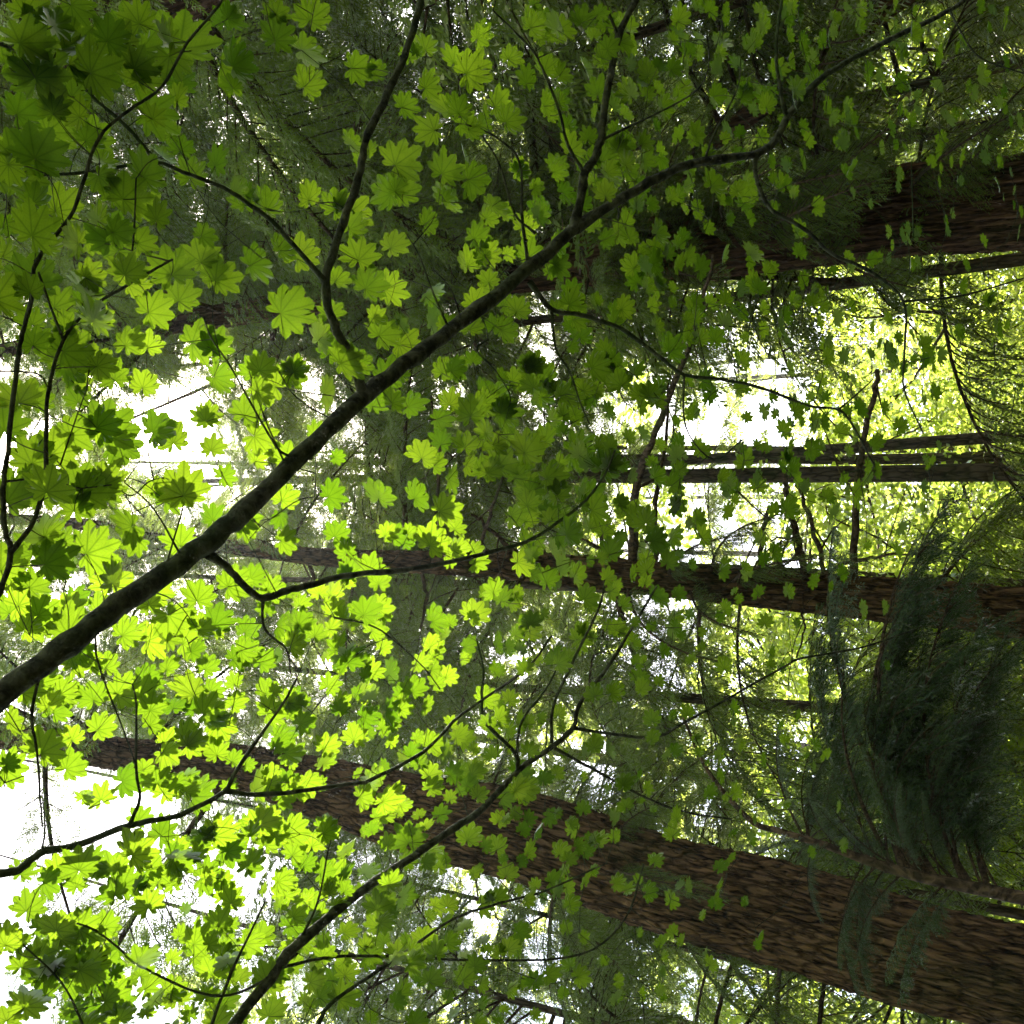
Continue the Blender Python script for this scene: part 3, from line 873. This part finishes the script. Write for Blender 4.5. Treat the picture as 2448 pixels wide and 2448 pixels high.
def leaf_template(seed):
    """palmate leaf, 9 pointed lobes with teeth; unit radius ~1 (tip), petiole joint at origin. x = tip direction"""
    gg = random.Random(seed)
    bl = gg.uniform(.01, .05); sn = gg.uniform(.60, .72)
    lob = [0, 34, -34, 67, -67, 100, -100, 136, -136]
    lob = sorted(lob)
    rads = {0: 1.0, 34: .98, 67: .88, 100: .70, 136: .46}
    V = [(0, 0, 0)]; UVv = [(0, 0)]
    outline = []
    lobes = [(a + gg.uniform(-3, 3), rads[abs(a)] * gg.uniform(.86, 1.08)) for a in lob]
    segs = []
    def P(a, r): return (r * math.cos(R(a)), r * math.sin(R(a)))
    # start at base notch
    for i, (a, r) in enumerate(lobes):
        # left side sinus
        if i == 0: sl = (a - 20, r * .62)
        else: sl = sin_prev
        if i == len(lobes) - 1: sr = (a + 20, r * .62)
        else:
            a2, r2 = lobes[i + 1]
            sr = ((a + a2) / 2, min(r, r2) * sn * gg.uniform(.95, 1.06))
        sin_prev = sr
        segs.append((a, r, sl, sr))
    tris = []; Vl = []; U = []
    def vert(x, y, z, u, v):
        Vl.append((x, y, z)); U.append((u, v)); return len(Vl) - 1
    for a, r, sl, sr in segs:
        tip = P(a, r); va = (math.cos(R(a)), math.sin(R(a)))
        for s in (sl, sr):
            sp = P(*s)
            # side outline from sinus to tip with teeth
            pts = [sp]
            for t, out in ((.22, .03), (.30, .0), (.44, .055), (.52, .0), (.70, .012), (.76, -.028)):
                bx = sp[0] * (1 - t) + tip[0] * t; by = sp[1] * (1 - t) + tip[1] * t
                bul = bl * math.sin(math.pi * t) - .09 * max(0, t - .6)
                # outward normal (away from vein)
                sgn = 1 if s is sr else -1
                nx, ny = -va[1] * sgn, va[0] * sgn
                o = (out + bul * .9) * r
                o *= min(1, (t + .05) / .4)
                qx, qy = bx + nx * o, by + ny * o
                qa = math.degrees(math.atan2(qy, qx)); qr = math.hypot(qx, qy)
                lim = s[0] - sgn * 1.2
                if (qa - lim) * sgn > 0: qa = lim
                pts.append(P(qa, qr))
            pts.append(tip)
            def du(p): return abs(-va[1] * p[0] + va[0] * p[1])
            c0 = vert(0, 0, 0, 0, 0)
            ids = []
            for p in pts:
                rr = math.hypot(*p); u = du(p)
                ids.append((vert(p[0], p[1], 0, u, rr), p))
            # vein points along the lobe axis
            vein = []
            for f in (.3, .55, .8):
                q = (va[0] * r * f, va[1] * r * f); vein.append(vert(q[0], q[1], 0, 0, r * f))
            tipi = ids[-1][0]
            chain = [c0] + vein + [tipi]
            # fan: match outline to vein chain
            o = [x[0] for x in ids]
            tr = [(c0, o[0], vein[0]), (vein[0], o[0], o[1]), (vein[0], o[1], o[2]), (vein[0], o[2], vein[1]), (vein[1], o[2], o[3]), (vein[1], o[3], o[4]),
                  (vein[1], o[4], vein[2]), (vein[2], o[4], o[5]), (vein[2], o[5], o[6]), (vein[2], o[6], tipi)]
            if s is sl: tr = [(x, z, y) for x, y, z in tr]
            tris += tr
    Vn = np.array(Vl, float); Un = np.array(U)
    # weld duplicates
    key = {}; mp_ = []
    keep = []
    for i, v in enumerate(Vn):
        k = (round(v[0], 5), round(v[1], 5), )
        if k not in key: key[k] = len(keep); keep.append(i)
        mp_.append(key[k])
    T = np.array([[mp_[a] for a in t] for t in tris])
    Vn = Vn[keep]; Un = Un[keep]
    # relief: pleats between veins, gentle cup and droop at the tips
    rr = np.hypot(Vn[:, 0], Vn[:, 1])
    Vn[:, 2] = -.32 * Un[:, 0] * gg.uniform(.3, 1.1) + gg.uniform(-.14, .05) * rr ** 2 + gg.uniform(-.08, .08) * Vn[:, 0] * Vn[:, 1]
    return Vn, T, Un


LT = [leaf_template(s) for s in range(24)]
HUL = {}

traces = []   # (tree, name, h0, points (x, y, th_px) in 1932 units)
def tr(tree, h0, pts, t0, t1):
    n = len(pts)
    out = []
    # thickness by length fraction
    L_ = [0]
    for a, b in zip(pts[:-1], pts[1:]): L_.append(L_[-1] + math.dist(a, b))
    for p, l in zip(pts, L_):
        out.append((p[0] * K, p[1] * K, t0 + (t1 - t0) * l / L_[-1]))
    traces.append((tree, h0, out))

HM, HN, HB = 1.62, 1.5, 2.15
# M : long diagonal branch
tr('M', HM, [(0, 1315), (130, 1215), (250, 1125), (390, 1025), (470, 955), (590, 835), (690, 745), (800, 660), (880, 600), (1000, 505), (1085, 430)], 61, 29)
tr('M', HM, [(1085, 430), (1180, 370), (1300, 310), (1440, 285), (1490, 215), (1560, 140), (1680, 75), (1790, 20), (1860, -30)], 26, 9)
tr('M', HM, [(685, 745), (660, 670), (622, 590), (618, 510), (655, 400), (680, 320), (695, 250), (740, 160), (775, 70), (800, -20)], 22, 17)
tr('M', HM, [(611, 528), (525, 430), (470, 385), (420, 354), (345, 325), (292, 307), (163, 325), (0, 335), (-60, 340)], 13, 5)
tr('M', HM, [(292, 302), (240, 240), (195, 201), (146, 156), (76, 108), (0, 85), (-50, 75)], 9, 7)
tr('M', HM, [(76, 108), (45, 50), (20, 0), (10, -40)], 7, 5)
tr('M', HM, [(392, 1045), (434, 1075), (455, 1100), (495, 1128), (542, 1114), (590, 1103), (646, 1086), (763, 1075), (825, 1065), (943, 1037), (1006, 1016), (1082, 964), (1117, 930), (1145, 888), (1160, 850)], 20, 5)
tr('M', HM, [(495, 1128), (500, 1187), (540, 1225), (548, 1270)], 8, 4)
tr('M', HM, [(631, 1165), (700, 1180), (745, 1210), (800, 1260), (830, 1300)], 5, 3)
tr('M', HM, [(1085, 430), (1100, 347), (1103, 326), (1127, 288), (1138, 226), (1152, 139), (1167, 69), (1200, 0), (1215, -30)], 22, 14)
tr('M', HM, [(1100, 323), (1072, 274), (1055, 208), (1030, 146), (1009, 101), (968, 56), (930, 20)], 8, 4)
tr('M', HM, [(1167, 72), (1155, 40), (1140, 0)], 8, 5)
tr('M', HM, [(997, 507), (985, 406), (980, 305), (933, 257), (880, 235)], 9, 4)
tr('M', HM, [(1010, 440), (971, 403), (943, 312), (902, 243)], 6, 4)
tr('M', HM, [(999, 531), (1041, 583), (1096, 594), (1173, 621), (1242, 671), (1291, 707), (1360, 716), (1437, 732), (1527, 766), (1582, 773), (1610, 805), (1650, 880)], 12, 5)
tr('M', HM, [(1582, 773), (1615, 745), (1645, 718)], 5, 3)
tr('M', HM, [(1291, 706), (1294, 805), (1346, 867), (1400, 830)], 5, 4)
tr('M', HM, [(1041, 583), (1048, 656), (1075, 702), (1095, 760), (1112, 800)], 7, 4)
tr('M', HM, [(1450, 278), (1426, 302), (1430, 347), (1457, 396), (1520, 434), (1569, 479), (1638, 510), (1704, 569), (1706, 671), (1706, 735), (1742, 818)], 11, 4)
tr('M', HM, [(1704, 569), (1818, 557), (1934, 524)], 5, 4)
tr('M', HM, [(1482, 215), (1471, 160), (1464, 87), (1475, 0), (1478, -30)], 10, 7)
tr('M', HM, [(1790, 15), (1818, 69), (1853, 111), (1933, 139)], 5, 4)
tr('M', HM, [(1329, 305), (1346, 257), (1391, 167), (1398, 108)], 6, 3)
tr('M', HM, [(1140, 262), (1302, 180), (1336, 128), (1335, 70)], 6, 3)
tr('M', HM, [(560, 865), (520, 840), (440, 700), (400, 640), (385, 600)], 7, 4)
tr('M', HM, [(540, 880), (500, 790), (470, 700)], 5, 3)
tr('M', HM, [(345, 1055), (290, 960), (235, 910)], 6, 3)
tr('M', HM, [(310, 1080), (350, 920), (290, 905), (250, 935), (220, 920)], 5, 3)
tr('M', HM, [(850, 625), (820, 560), (790, 480), (765, 440)], 6, 3)
tr('M', HM, [(870, 600), (850, 545), (820, 510)], 5, 3)
tr('M', HM, [(920, 640), (900, 660), (935, 700), (960, 740), (963, 760)], 6, 3)
tr('M', HM, [(640, 800), (560, 750), (520, 690)], 4, 3)
tr('M', HM, [(75, 1265), (60, 1350), (70, 1420), (75, 1500), (80, 1560)], 9, 4)
tr('M', HM, [(180, 1180), (185, 1250), (230, 1370), (255, 1440)], 6, 3)
# N : slim stems at the left edge
tr('N', HN, [(-30, 1170), (0, 1114), (21, 1041), (7, 992), (7, 909), (14, 853), (33, 683), (42, 631), (62, 555), (69, 493), (132, 410), (156, 347), (187, 260), (243, 208), (305, 163), (354, 80), (413, 10), (430, -30)], 15, 6)
tr('N', HN, [(21, 1041), (62, 985), (85, 909), (87, 839), (92, 735), (120, 642), (170, 583), (240, 538), (306, 500), (325, 490)], 13, 6)
tr('N', HN, [(120, 642), (100, 590), (73, 514)], 7, 6)
tr('N', HN, [(243, 538), (253, 434), (257, 337)], 6, 4)
tr('N', HN, [(7, 909), (50, 903), (90, 890), (140, 920), (210, 915)], 6, 3)
tr('N', HN, [(0, 700), (70, 705), (92, 735)], 5, 3)
# B : branches along the bottom
tr('B', HB, [(-60, 1665), (0, 1648), (35, 1641), (76, 1610), (149, 1593), (243, 1558), (340, 1537), (424, 1492), (448, 1450), (535, 1325), (560, 1280)], 23, 5)
tr('B', HB, [(424, 1492), (503, 1499), (671, 1478), (700, 1471), (798, 1419), (874, 1346), (992, 1263), (1040, 1200)], 12, 5)
tr('B', HB, [(243, 1558), (264, 1506), (257, 1454), (257, 1332), (250, 1291)], 9, 4)
tr('B', HB, [(79, 1608), (85, 1560), (80, 1500)], 6, 3)
tr('C', HB, [(400, 1990), (441, 1934), (510, 1846), (556, 1787), (671, 1690), (763, 1628), (846, 1569), (909, 1527), (978, 1454), (1041, 1409), (1082, 1371), (1093, 1329), (1152, 1250), (1239, 1107)], 30, 5)
tr('C', HB, [(978, 1454), (971, 1419), (919, 1367), (909, 1315), (912, 1263), (900, 1210)], 11, 4)
tr('C', HB, [(975, 1420), (985, 1360), (1030, 1300), (1060, 1240)], 7, 4)
tr('C', HB, [(1041, 1402), (1044, 1332), (1085, 1240), (1134, 1134), (1141, 1048), (1117, 954)], 8, 4)
tr('C', HB, [(1082, 1374), (1228, 1391), (1302, 1357), (1471, 1263), (1513, 1242), (1628, 1221), (1728, 1187)], 8, 4)
tr('C', HB, [(1048, 1412), (1117, 1450), (1221, 1506), (1302, 1534), (1380, 1545)], 8, 4)
tr('C', HB, [(530, 1825), (631, 1805), (753, 1805), (916, 1812), (1096, 1801), (1180, 1732), (1214, 1631)], 8, 4)
tr('C', HB, [(600, 1932), (631, 1888), (753, 1805), (853, 1735), (943, 1704), (1030, 1680), (1145, 1628)], 10, 4)
tr('C', HB, [(437, 1832), (400, 1930), (380, 1990)], 7, 9)
tr('C', HB, [(437, 1832), (479, 1746), (500, 1700)], 7, 4)
tr('C', HB, [(104, 1732), (181, 1756), (278, 1829), (399, 1878), (480, 1860), (560, 1800)], 5, 8)
tr('C', HB, [(38, 1777), (115, 1853), (156, 1934), (170, 1990)], 4, 7)
tr('C', HB, [(560, 1787), (600, 1700), (620, 1600), (640, 1540)], 6, 3)

roots = {}
def maple_root(key, base, label):
    roots[key] = (empty('vine_maple', base, label, 'tree'), np.array(base))
maple_root('M', (-1.25, -1.5, 0), 'vine maple whose thick dark branch crosses the photograph diagonally from the left edge')
maple_root('N', (.5, -1.6, 0), 'vine maple with slim forked stems and the large leaves at the upper left edge')
maple_root('B', (-2.6, -1.2, 0), 'vine maple branch below the thick one at the left edge, over the white sky')
maple_root('C', (-3.6, 1.0, 0), 'vine maple rising from the bottom edge across the massive trunk')

branches = []   # dicts with node arrays
for i, (tk, h0, pts) in enumerate(traces):
    P = []
    gg = random.Random(i)
    for (x, y, th) in pts:
        X = ph(x, y, hmap(x, h0)) ; P.append([*X, max(th / 2 * depth(X) / FPX, .0011)])
    a = smooth_path(P, 5)
    mb = MB(); branches.append(dict(tree=tk, a=a, mb=mb, leaves=[], h0=h0))
# extend stems that leave the frame down to the ground
def stem(key, first, via):
    a = branches[first]['a']; base = roots[key][1]
    P = [[*base, a[0][3] * 1.7], *[[*v, a[0][3] * 1.25] for v in via], [*a[0]]]
    s = smooth_path(P, 8)
    # blend knot at join
    mb = MB(); mb.tube(s[:, :3], list(s[:, 3]), 12, cap=False)
    link('trunk', mb.mesh('trunk', [M_TWIG], base), roots[key][0])
idxN = next(i for i, t in enumerate(traces) if t[0] == 'N'); idxB = next(i for i, t in enumerate(traces) if t[0] == 'B'); idxC = next(i for i, t in enumerate(traces) if t[0] == 'C')
def behind(i, k=.6):
    a = branches[i]['a']; return a[0][:3] - unit(a[3][:3] - a[0][:3]) * k
stem('M', 0, [np.array([-1.35, -1.1, 1.3]), behind(0, .7) + [0, 0, -.12]])
stem('N', idxN, [np.array([.35, -1.3, 1.2]), behind(idxN, .6) + [0, 0, -.1]])
stem('B', idxB, [np.array([-2.5, -.9, 1.6]), behind(idxB, .6) + [0, 0, -.15]])
stem('C', idxC, [np.array([-3.3, 1.3, 1.5]), behind(idxC, .6) + [0, 0, -.25]])
for b in branches:
    a = b['a']; n = len(a); thick = a[0][3]
    seg = 14 if thick > .01 else (8 if thick > .003 else 5)
    jit = g_np.normal(0, 1, (n, 3)) * np.minimum(a[:, 3:4] * .12, .002)
    jit[0] = 0
    rr = a[:, 3] * (1 + .3 * np.exp(-np.linalg.norm(a[:, :3] - a[0, :3], axis=1) / (a[0, 3] * 3 + 1e-4)) * (thick < .018)) * (1 + .05 * np.sin(np.arange(n) * 1.7) + g_np.normal(0, .05, n))
    b['mb'].tube(a[:, :3] + jit, list(rr), seg)
    # knots / bud scars
    for k in range(3, n - 2, 7):
        if thick > .004:
            d = unit(g_np.normal(0, 1, 3)); r = a[k, 3]
            b['mb'].tube([a[k, :3], a[k, :3] + d * r * 1.5], [r * .55, r * .2], 6)

# nodes for attaching twigs
NX = []; NB = []; NR = []
for bi, b in enumerate(branches):
    a = b['a']
    for k in range(len(a)):
        if bi == 0 and k < 0: continue
        NX.append(a[k, :3]); NB.append(bi); NR.append(a[k, 3])
NX = list(NX)

# --- leaves: (x, y, width, tip direction in degrees, 0 = right, 90 = up) in 1932 units, traced
HL = """430 112 122 25;80 270 128 70;150 30 90 -60;305 215 112 -15;345 60 170 80;230 100 120 60;588 95 88 -10;590 18 80 80;683 128 76 -5;500 378 84 90;405 502 88 60;
300 398 74 75;556 582 118 15;200 345 70 -45;182 400 66 100;232 437 74 10;130 448 84 150;62 510 112 75;20 425 50 20;300 580 96 30;182 590 100 60;410 640 92 70;
100 660 78 60;200 685 70 30;180 520 80 10;60 400 60 40;45 430 60 -90;15 330 50 -90;20 285 50 60;185 255 90 30;130 210 80 140;60 130 110 100;150 110 90 30;215 60 90 60;270 120 80 40;
330 130 95 -70;560 700 80 30;500 720 86 160;640 380 78 60;575 470 90 50;490 500 84 0;390 440 60 30;420 720 80 -30;75 745 80 60;115 840 96 50;205 800 90 20;240 850 80 -40;180 930 90 10;
190 905 70 -150;305 805 88 40;400 835 62 90;430 895 54 30;345 920 66 40;400 965 66 90;60 905 70 -20;50 930 90 -60;230 1000 100 200;245 1025 72 -160;340 1010 80 90;110 1070 60 80;215 1085 96 80;
300 1110 80 30;375 1115 76 80;90 1150 80 40;150 1135 74 0;200 1150 70 20;250 1190 80 30;330 1180 90 -60;385 1180 60 40;470 1000 62 -60;530 985 54 -80;540 930 66 60;545 1020 60 0;470 770 80 60;
500 830 90 -20;620 740 80 10;630 650 76 70;740 700 90 60;785 760 70 50;800 850 76 70;635 930 78 30;715 925 80 75;790 930 70 50;640 1000 60 60;735 1000 54 50;770 1015 50 60;700 1060 70 80;655 1070 66 100;
680 470 86 80;750 455 74 20;745 540 80 30;715 600 70 60;815 545 74 80;880 485 66 95;820 600 84 60;925 470 76 60;900 560 70 80;920 545 60 10;770 650 80 0;660 680 90 10;730 620 80 50;
845 310 96 60;830 200 96 110;910 60 70 70;900 130 90 30;800 245 76 160;765 300 100 20;720 360 90 160;760 350 80 60;950 200 80 0;965 100 50 80;900 340 80 0;850 380 70 30;940 390 70 -10;985 320 50 30;
1030 120 60 80;1010 40 70 60;1100 30 60 80;1050 60 60 40;1180 40 60 90;1190 90 60 -80;1245 120 44 60;1120 210 44 90;1110 250 50 90;1180 210 46 60;1185 300 50 80;1120 290 50 80;1055 320 46 40;1070 360 46 20;
1060 460 60 -10;995 420 60 50;1000 470 66 80;1020 400 60 60;1190 440 50 70;1195 520 60 110;1240 540 70 -70;1290 440 40 80;1250 310 50 -80;1260 470 50 80;1210 350 50 40;1280 360 50 90;1060 500 60 0;1350 630 60 80;1270 650 70 60;
960 620 70 10;860 690 60 60;850 750 60 80;1000 690 60 80;1020 740 80 20;900 760 70 90;960 780 80 0;880 830 60 80;930 880 66 70;1050 790 60 30;1080 740 80 60;1150 690 80 40;1000 840 80 60;1100 850 90 20;1150 870 90 60;
1050 900 80 0;1120 930 90 50;1000 940 60 80;1080 1000 80 40;1130 960 80 10;1190 960 70 60;870 1030 66 60;905 1060 60 30;850 1050 50 90;1040 960 60 80;980 890 60 70;1090 1080 60 50;1210 1020 50 60;1230 1000 44 60;
1160 1110 60 40;1270 1180 60 -30;1220 1050 50 80;1110 1120 60 60;1060 1060 66 80;1170 1180 50 60;1240 1120 50 20;1100 1200 66 40;1000 1180 66 60;950 1120 60 70;900 1150 66 60;940 1210 60 40;
480 1080 60 60;520 1110 60 20;470 1180 60 60;415 1180 60 20;360 1290 96 80;360 1380 70 40;400 1340 80 20;420 1380 70 -60;395 1250 60 60;450 1240 60 20;500 1240 60 60;530 1180 60 0;560 1210 60 40;600 1190 50 60;
640 1210 70 80;655 1240 70 100;690 1300 60 60;640 1320 66 70;580 1360 60 30;540 1380 60 60;620 1400 60 60;700 1350 60 20;740 1260 60 60;780 1290 60 80;810 1330 50 30;740 1340 60 10;800 1250 60 40;850 1270 50 60;
200 1365 74 40;90 1400 90 60;30 1450 84 0;60 1180 60 40;150 1240 80 50;60 1260 80 60;30 1360 60 20;110 1330 70 60;280 1270 70 60;240 1300 80 30;320 1250 60 80;250 1470 80 20;320 1480 80 60;320 1430 80 -40;380 1490 90 40;
265 1600 90 40;310 1560 80 60;490 1470 90 60;740 1500 88 50;690 1500 66 20;720 1540 60 20;770 1570 80 90;835 1530 48 60;850 1500 36 80;900 1450 60 60;870 1380 60 60;790 1430 50 80;820 1400 60 40;860 1460 50 20;
945 1540 44 70;990 1560 38 60;885 1570 60 80;940 1590 50 80;1000 1410 44 70;980 1480 60 60;1000 1490 60 20;1055 1340 40 80;1120 1400 44 90;1100 1520 40 90;1130 1580 50 80;1110 1600 44 60;1180 1470 50 80;
1230 1350 44 90;1210 1290 50 80;1355 1420 44 80;1340 1490 44 80;1350 1700 36 80;1300 1670 40 60;1285 1770 36 80;1250 1830 34 80;1385 1330 40 70;1320 1390 40 80;1560 930 40 90;1620 920 44 70;1390 1490 44 60;
420 1560 90 60;440 1600 80 20;500 1540 80 60;540 1500 60 40;590 1480 70 0;560 1560 80 40;620 1560 66 60;480 1620 80 60;350 1620 90 20;400 1650 80 20;430 1680 70 60;300 1650 60 80;250 1660 80 30;330 1860 60 60;
280 1800 90 60;130 1740 74 60;180 1810 96 40;90 1800 80 30;60 1700 80 60;100 1660 70 20;30 1770 60 60;150 1850 80 20;60 1880 90 60;220 1880 90 30;600 1720 60 60;640 1650 70 30;700 1640 60 60;540 1660 66 20;580 1620 60 70;
660 1750 60 60;720 1700 70 60;770 1690 60 20;800 1760 60 80;850 1700 50 60;900 1640 50 60;960 1640 50 70;1000 1690 50 60;1050 1660 50 40;700 1800 60 40;760 1860 60 70;820 1840 60 60;650 1870 70 60;600 1850 60 30;
380 1760 90 60;480 1780 80 20;430 1880 90 60;520 1900 80 60;560 1740 70 40;1000 1600 50 60;1060 1600 50 70;920 1700 60 40;960 1780 50 80;1080 1700 50 60"""
leaves = []
for ln_ in HL.replace('\n', '').split(';'):
    if ln_.strip():
        leaves.append(tuple(float(v) for v in ln_.split()))
nh = len(leaves)
# leaf fill: number of further leaves per 12 x 12 cell
FILL = [
    [4, 4, 2, 1, 1, 1, 3, 5, 6, 7, 7, 5],
    [3, 2, 1, 0, 1, 2, 3, 6, 7, 6, 4, 7],
    [2, 2, 1, 1, 1, 2, 2, 5, 5, 3, 3, 4],
    [2, 2, 1, 1, 1, 2, 3, 4, 6, 6, 4, 4],
    [2, 1, 1, 1, 1, 3, 5, 5, 4, 6, 5, 2],
    [2, 1, 1, 1, 0, 3, 6, 6, 5, 6, 4, 1],
    [2, 1, 1, 1, 2, 2, 5, 5, 4, 2, 1, 0],
    [3, 2, 2, 3, 4, 4, 4, 4, 3, 2, 1, 0],
    [2, 2, 3, 4, 4, 5, 3, 3, 2, 2, 0, 0],
    [0, 1, 4, 4, 3, 3, 4, 3, 2, 1, 0, 0],
    [3, 4, 3, 4, 4, 4, 4, 3, 2, 0, 0, 0],
    [5, 5, 5, 4, 4, 4, 3, 2, 1, 0, 0, 0]]
for r_ in range(12):
    for c_ in range(12):
        for k in range(int(FILL[r_][c_] * 3.4 + g.random())):
            x = (c_ + g.random()) * 161; y = (r_ + g.random()) * 161
            leaves.append((x, y, -1, g.uniform(20, 110)))
# a rim of leaves just outside the frame
for k in range(90):
    s = g.random()
    if g.random() < .5: leaves.append((-g.uniform(20, 260), g.uniform(-200, 2100), -1, g.uniform(0, 360)))
    else: leaves.append((g.uniform(-100, 1300), g.choice((-g.uniform(20, 250), 1932 + g.uniform(20, 250))), -1, g.uniform(0, 360)))

recs = []
MPX = smooth_path(traces[0][2], 10)[:, :2]
NXa = np.array(NX); NBa = np.array(NB)
for i, (x, y, wd, ang) in enumerate(leaves):
    X, Y = x * K, y * K
    # nearest traced branch in the picture decides the layer
    best = None
    h = hmap(X, HM)
    P = ph(X, Y, h)
    if X < 350 * K and Y < 1100 * K: h0 = HN
    elif Y > 1560 or (Y > 1400 and X > 900): h0 = HB
    elif Y > 1350: h0 = g.choice((HM, HB))
    else: h0 = HM
    if X < 1500 and min(math.hypot(X - q[0], Y - q[1]) for q in MPX) < 75: h0 = max(h0, HM + .07)
    h = hmap(X, h0) + (g.uniform(.0, .22) if g.random() < .9 else g.uniform(-.08, 0))
    P = ph(X, Y, h)
    dist = depth(P)
    if wd > 0:
        size = wd * K * dist / FPX
        size = min(max(size * 1.12, .06), .16)
    else:
        size = g.uniform(.055, .108) * (1.0 if X < 1500 else .92)
    # tip direction on the leaf's plane
    dx, dy = math.cos(R(ang)), -math.sin(R(ang))
    Q2 = ph(X + dx * 20, Y + dy * 20, h)
    d = unit(Q2 - P)
    tilt = .30 if X < 1200 else .22
    ty = .5 if X < 1500 else (.5 - .35 * (X - 1500) / 900)
    nrm = unit(np.array([g.gauss(0, tilt), g.gauss(0, tilt), 1.]) + np.array([0, ty * g.uniform(.3, 1.3), 0]))
    d = unit(d - nrm * np.dot(d, nrm))
    recs.append([P, d, nrm, size, i < nh])

# order by distance from the wood and attach
cent = np.array([r[0] for r in recs])
dm = np.array([np.min(np.linalg.norm(NXa - c, axis=1)) for c in cent])
order = np.argsort(dm)
nodes = NXa.copy(); nb = NBa.copy()
leafB = {}
for oi in order:
    P, d, nrm, size, hand = recs[oi]
    ra = size * .60
    joint = P - d * ra * .38                # petiole joint
    dd = np.linalg.norm(nodes - joint, axis=1)
    # prefer nodes lying behind the leaf
    beh = ((nodes - joint) @ d) / (dd + 1e-6)
    cost = dd * (1 + .35 * beh)
    j = int(np.argmin(cost))
    b = branches[nb[j]]
    N0 = nodes[j]; L_ = np.linalg.norm(joint - N0)
    pl = min(L_ * .6, size * g.uniform(.4, .75))
    # twig then petiole
    side = np.cross(joint - N0, [0, 0, 1.]); side = unit(side)
    mid_ = (N0 + joint) / 2 + side * g.uniform(-.12, .12) * L_ + np.array([0, 0, -.03 * L_])
    path = smooth_path([N0, mid_, joint], 4)
    if L_ > .12:
        r0 = min(.0022, .0009 + L_ * .004)
    else:
        r0 = .0009
    b['mb'].tube(path, list(np.linspace(r0, .0007, len(path))), 4, cap=False)
    if L_ > .1:
        new = path[2:-2]
        nodes = np.vstack([nodes, new]); nb = np.concatenate([nb, np.full(len(new), nb[j])])
    b['leaves'].append((joint, d, nrm, ra))

for bi, b in enumerate(branches):
    root, base = roots[b['tree']]
    o = link('branch', b['mb'].mesh('branch', [M_TWIG], base), root)
    if bi == 0: o['label'] = 'thick dark main branch'
    if b['leaves']:
        Vs = []; Ts = []; Us = []; n = 0
        for (J, d, nr, ra) in b['leaves']:
            V, T, U = LT[g.randrange(len(LT))]
            y = np.cross(nr, d) * g.choice((-1, 1)) * g.uniform(.82, 1.1)
            cup = g.uniform(.3, 1.6)
            W = J + (V[:, :1] * d + V[:, 1:2] * y + V[:, 2:] * nr * cup) * ra
            # some leaves fold or droop along the midrib
            dr = g.uniform(-.08, .30); dy = g.uniform(-.25, .40)
            W = W - nr * (dr * ra * (V[:, :1] ** 2)) - nr * (dy * ra * (V[:, 1:2] ** 2)) - d * (abs(dr) * .25 * ra * V[:, :1] ** 2)
            Vs.append(W - base); Ts.append(T + n); Us.append(U); n += len(V)
        me = mesh_np('leaves', np.concatenate(Vs), [np.concatenate(Ts)], [M_MAPLE], True, np.concatenate(Us))
        link('leaves', me, o)
print('leaves', len(leaves), 'objects', len(scn.objects))
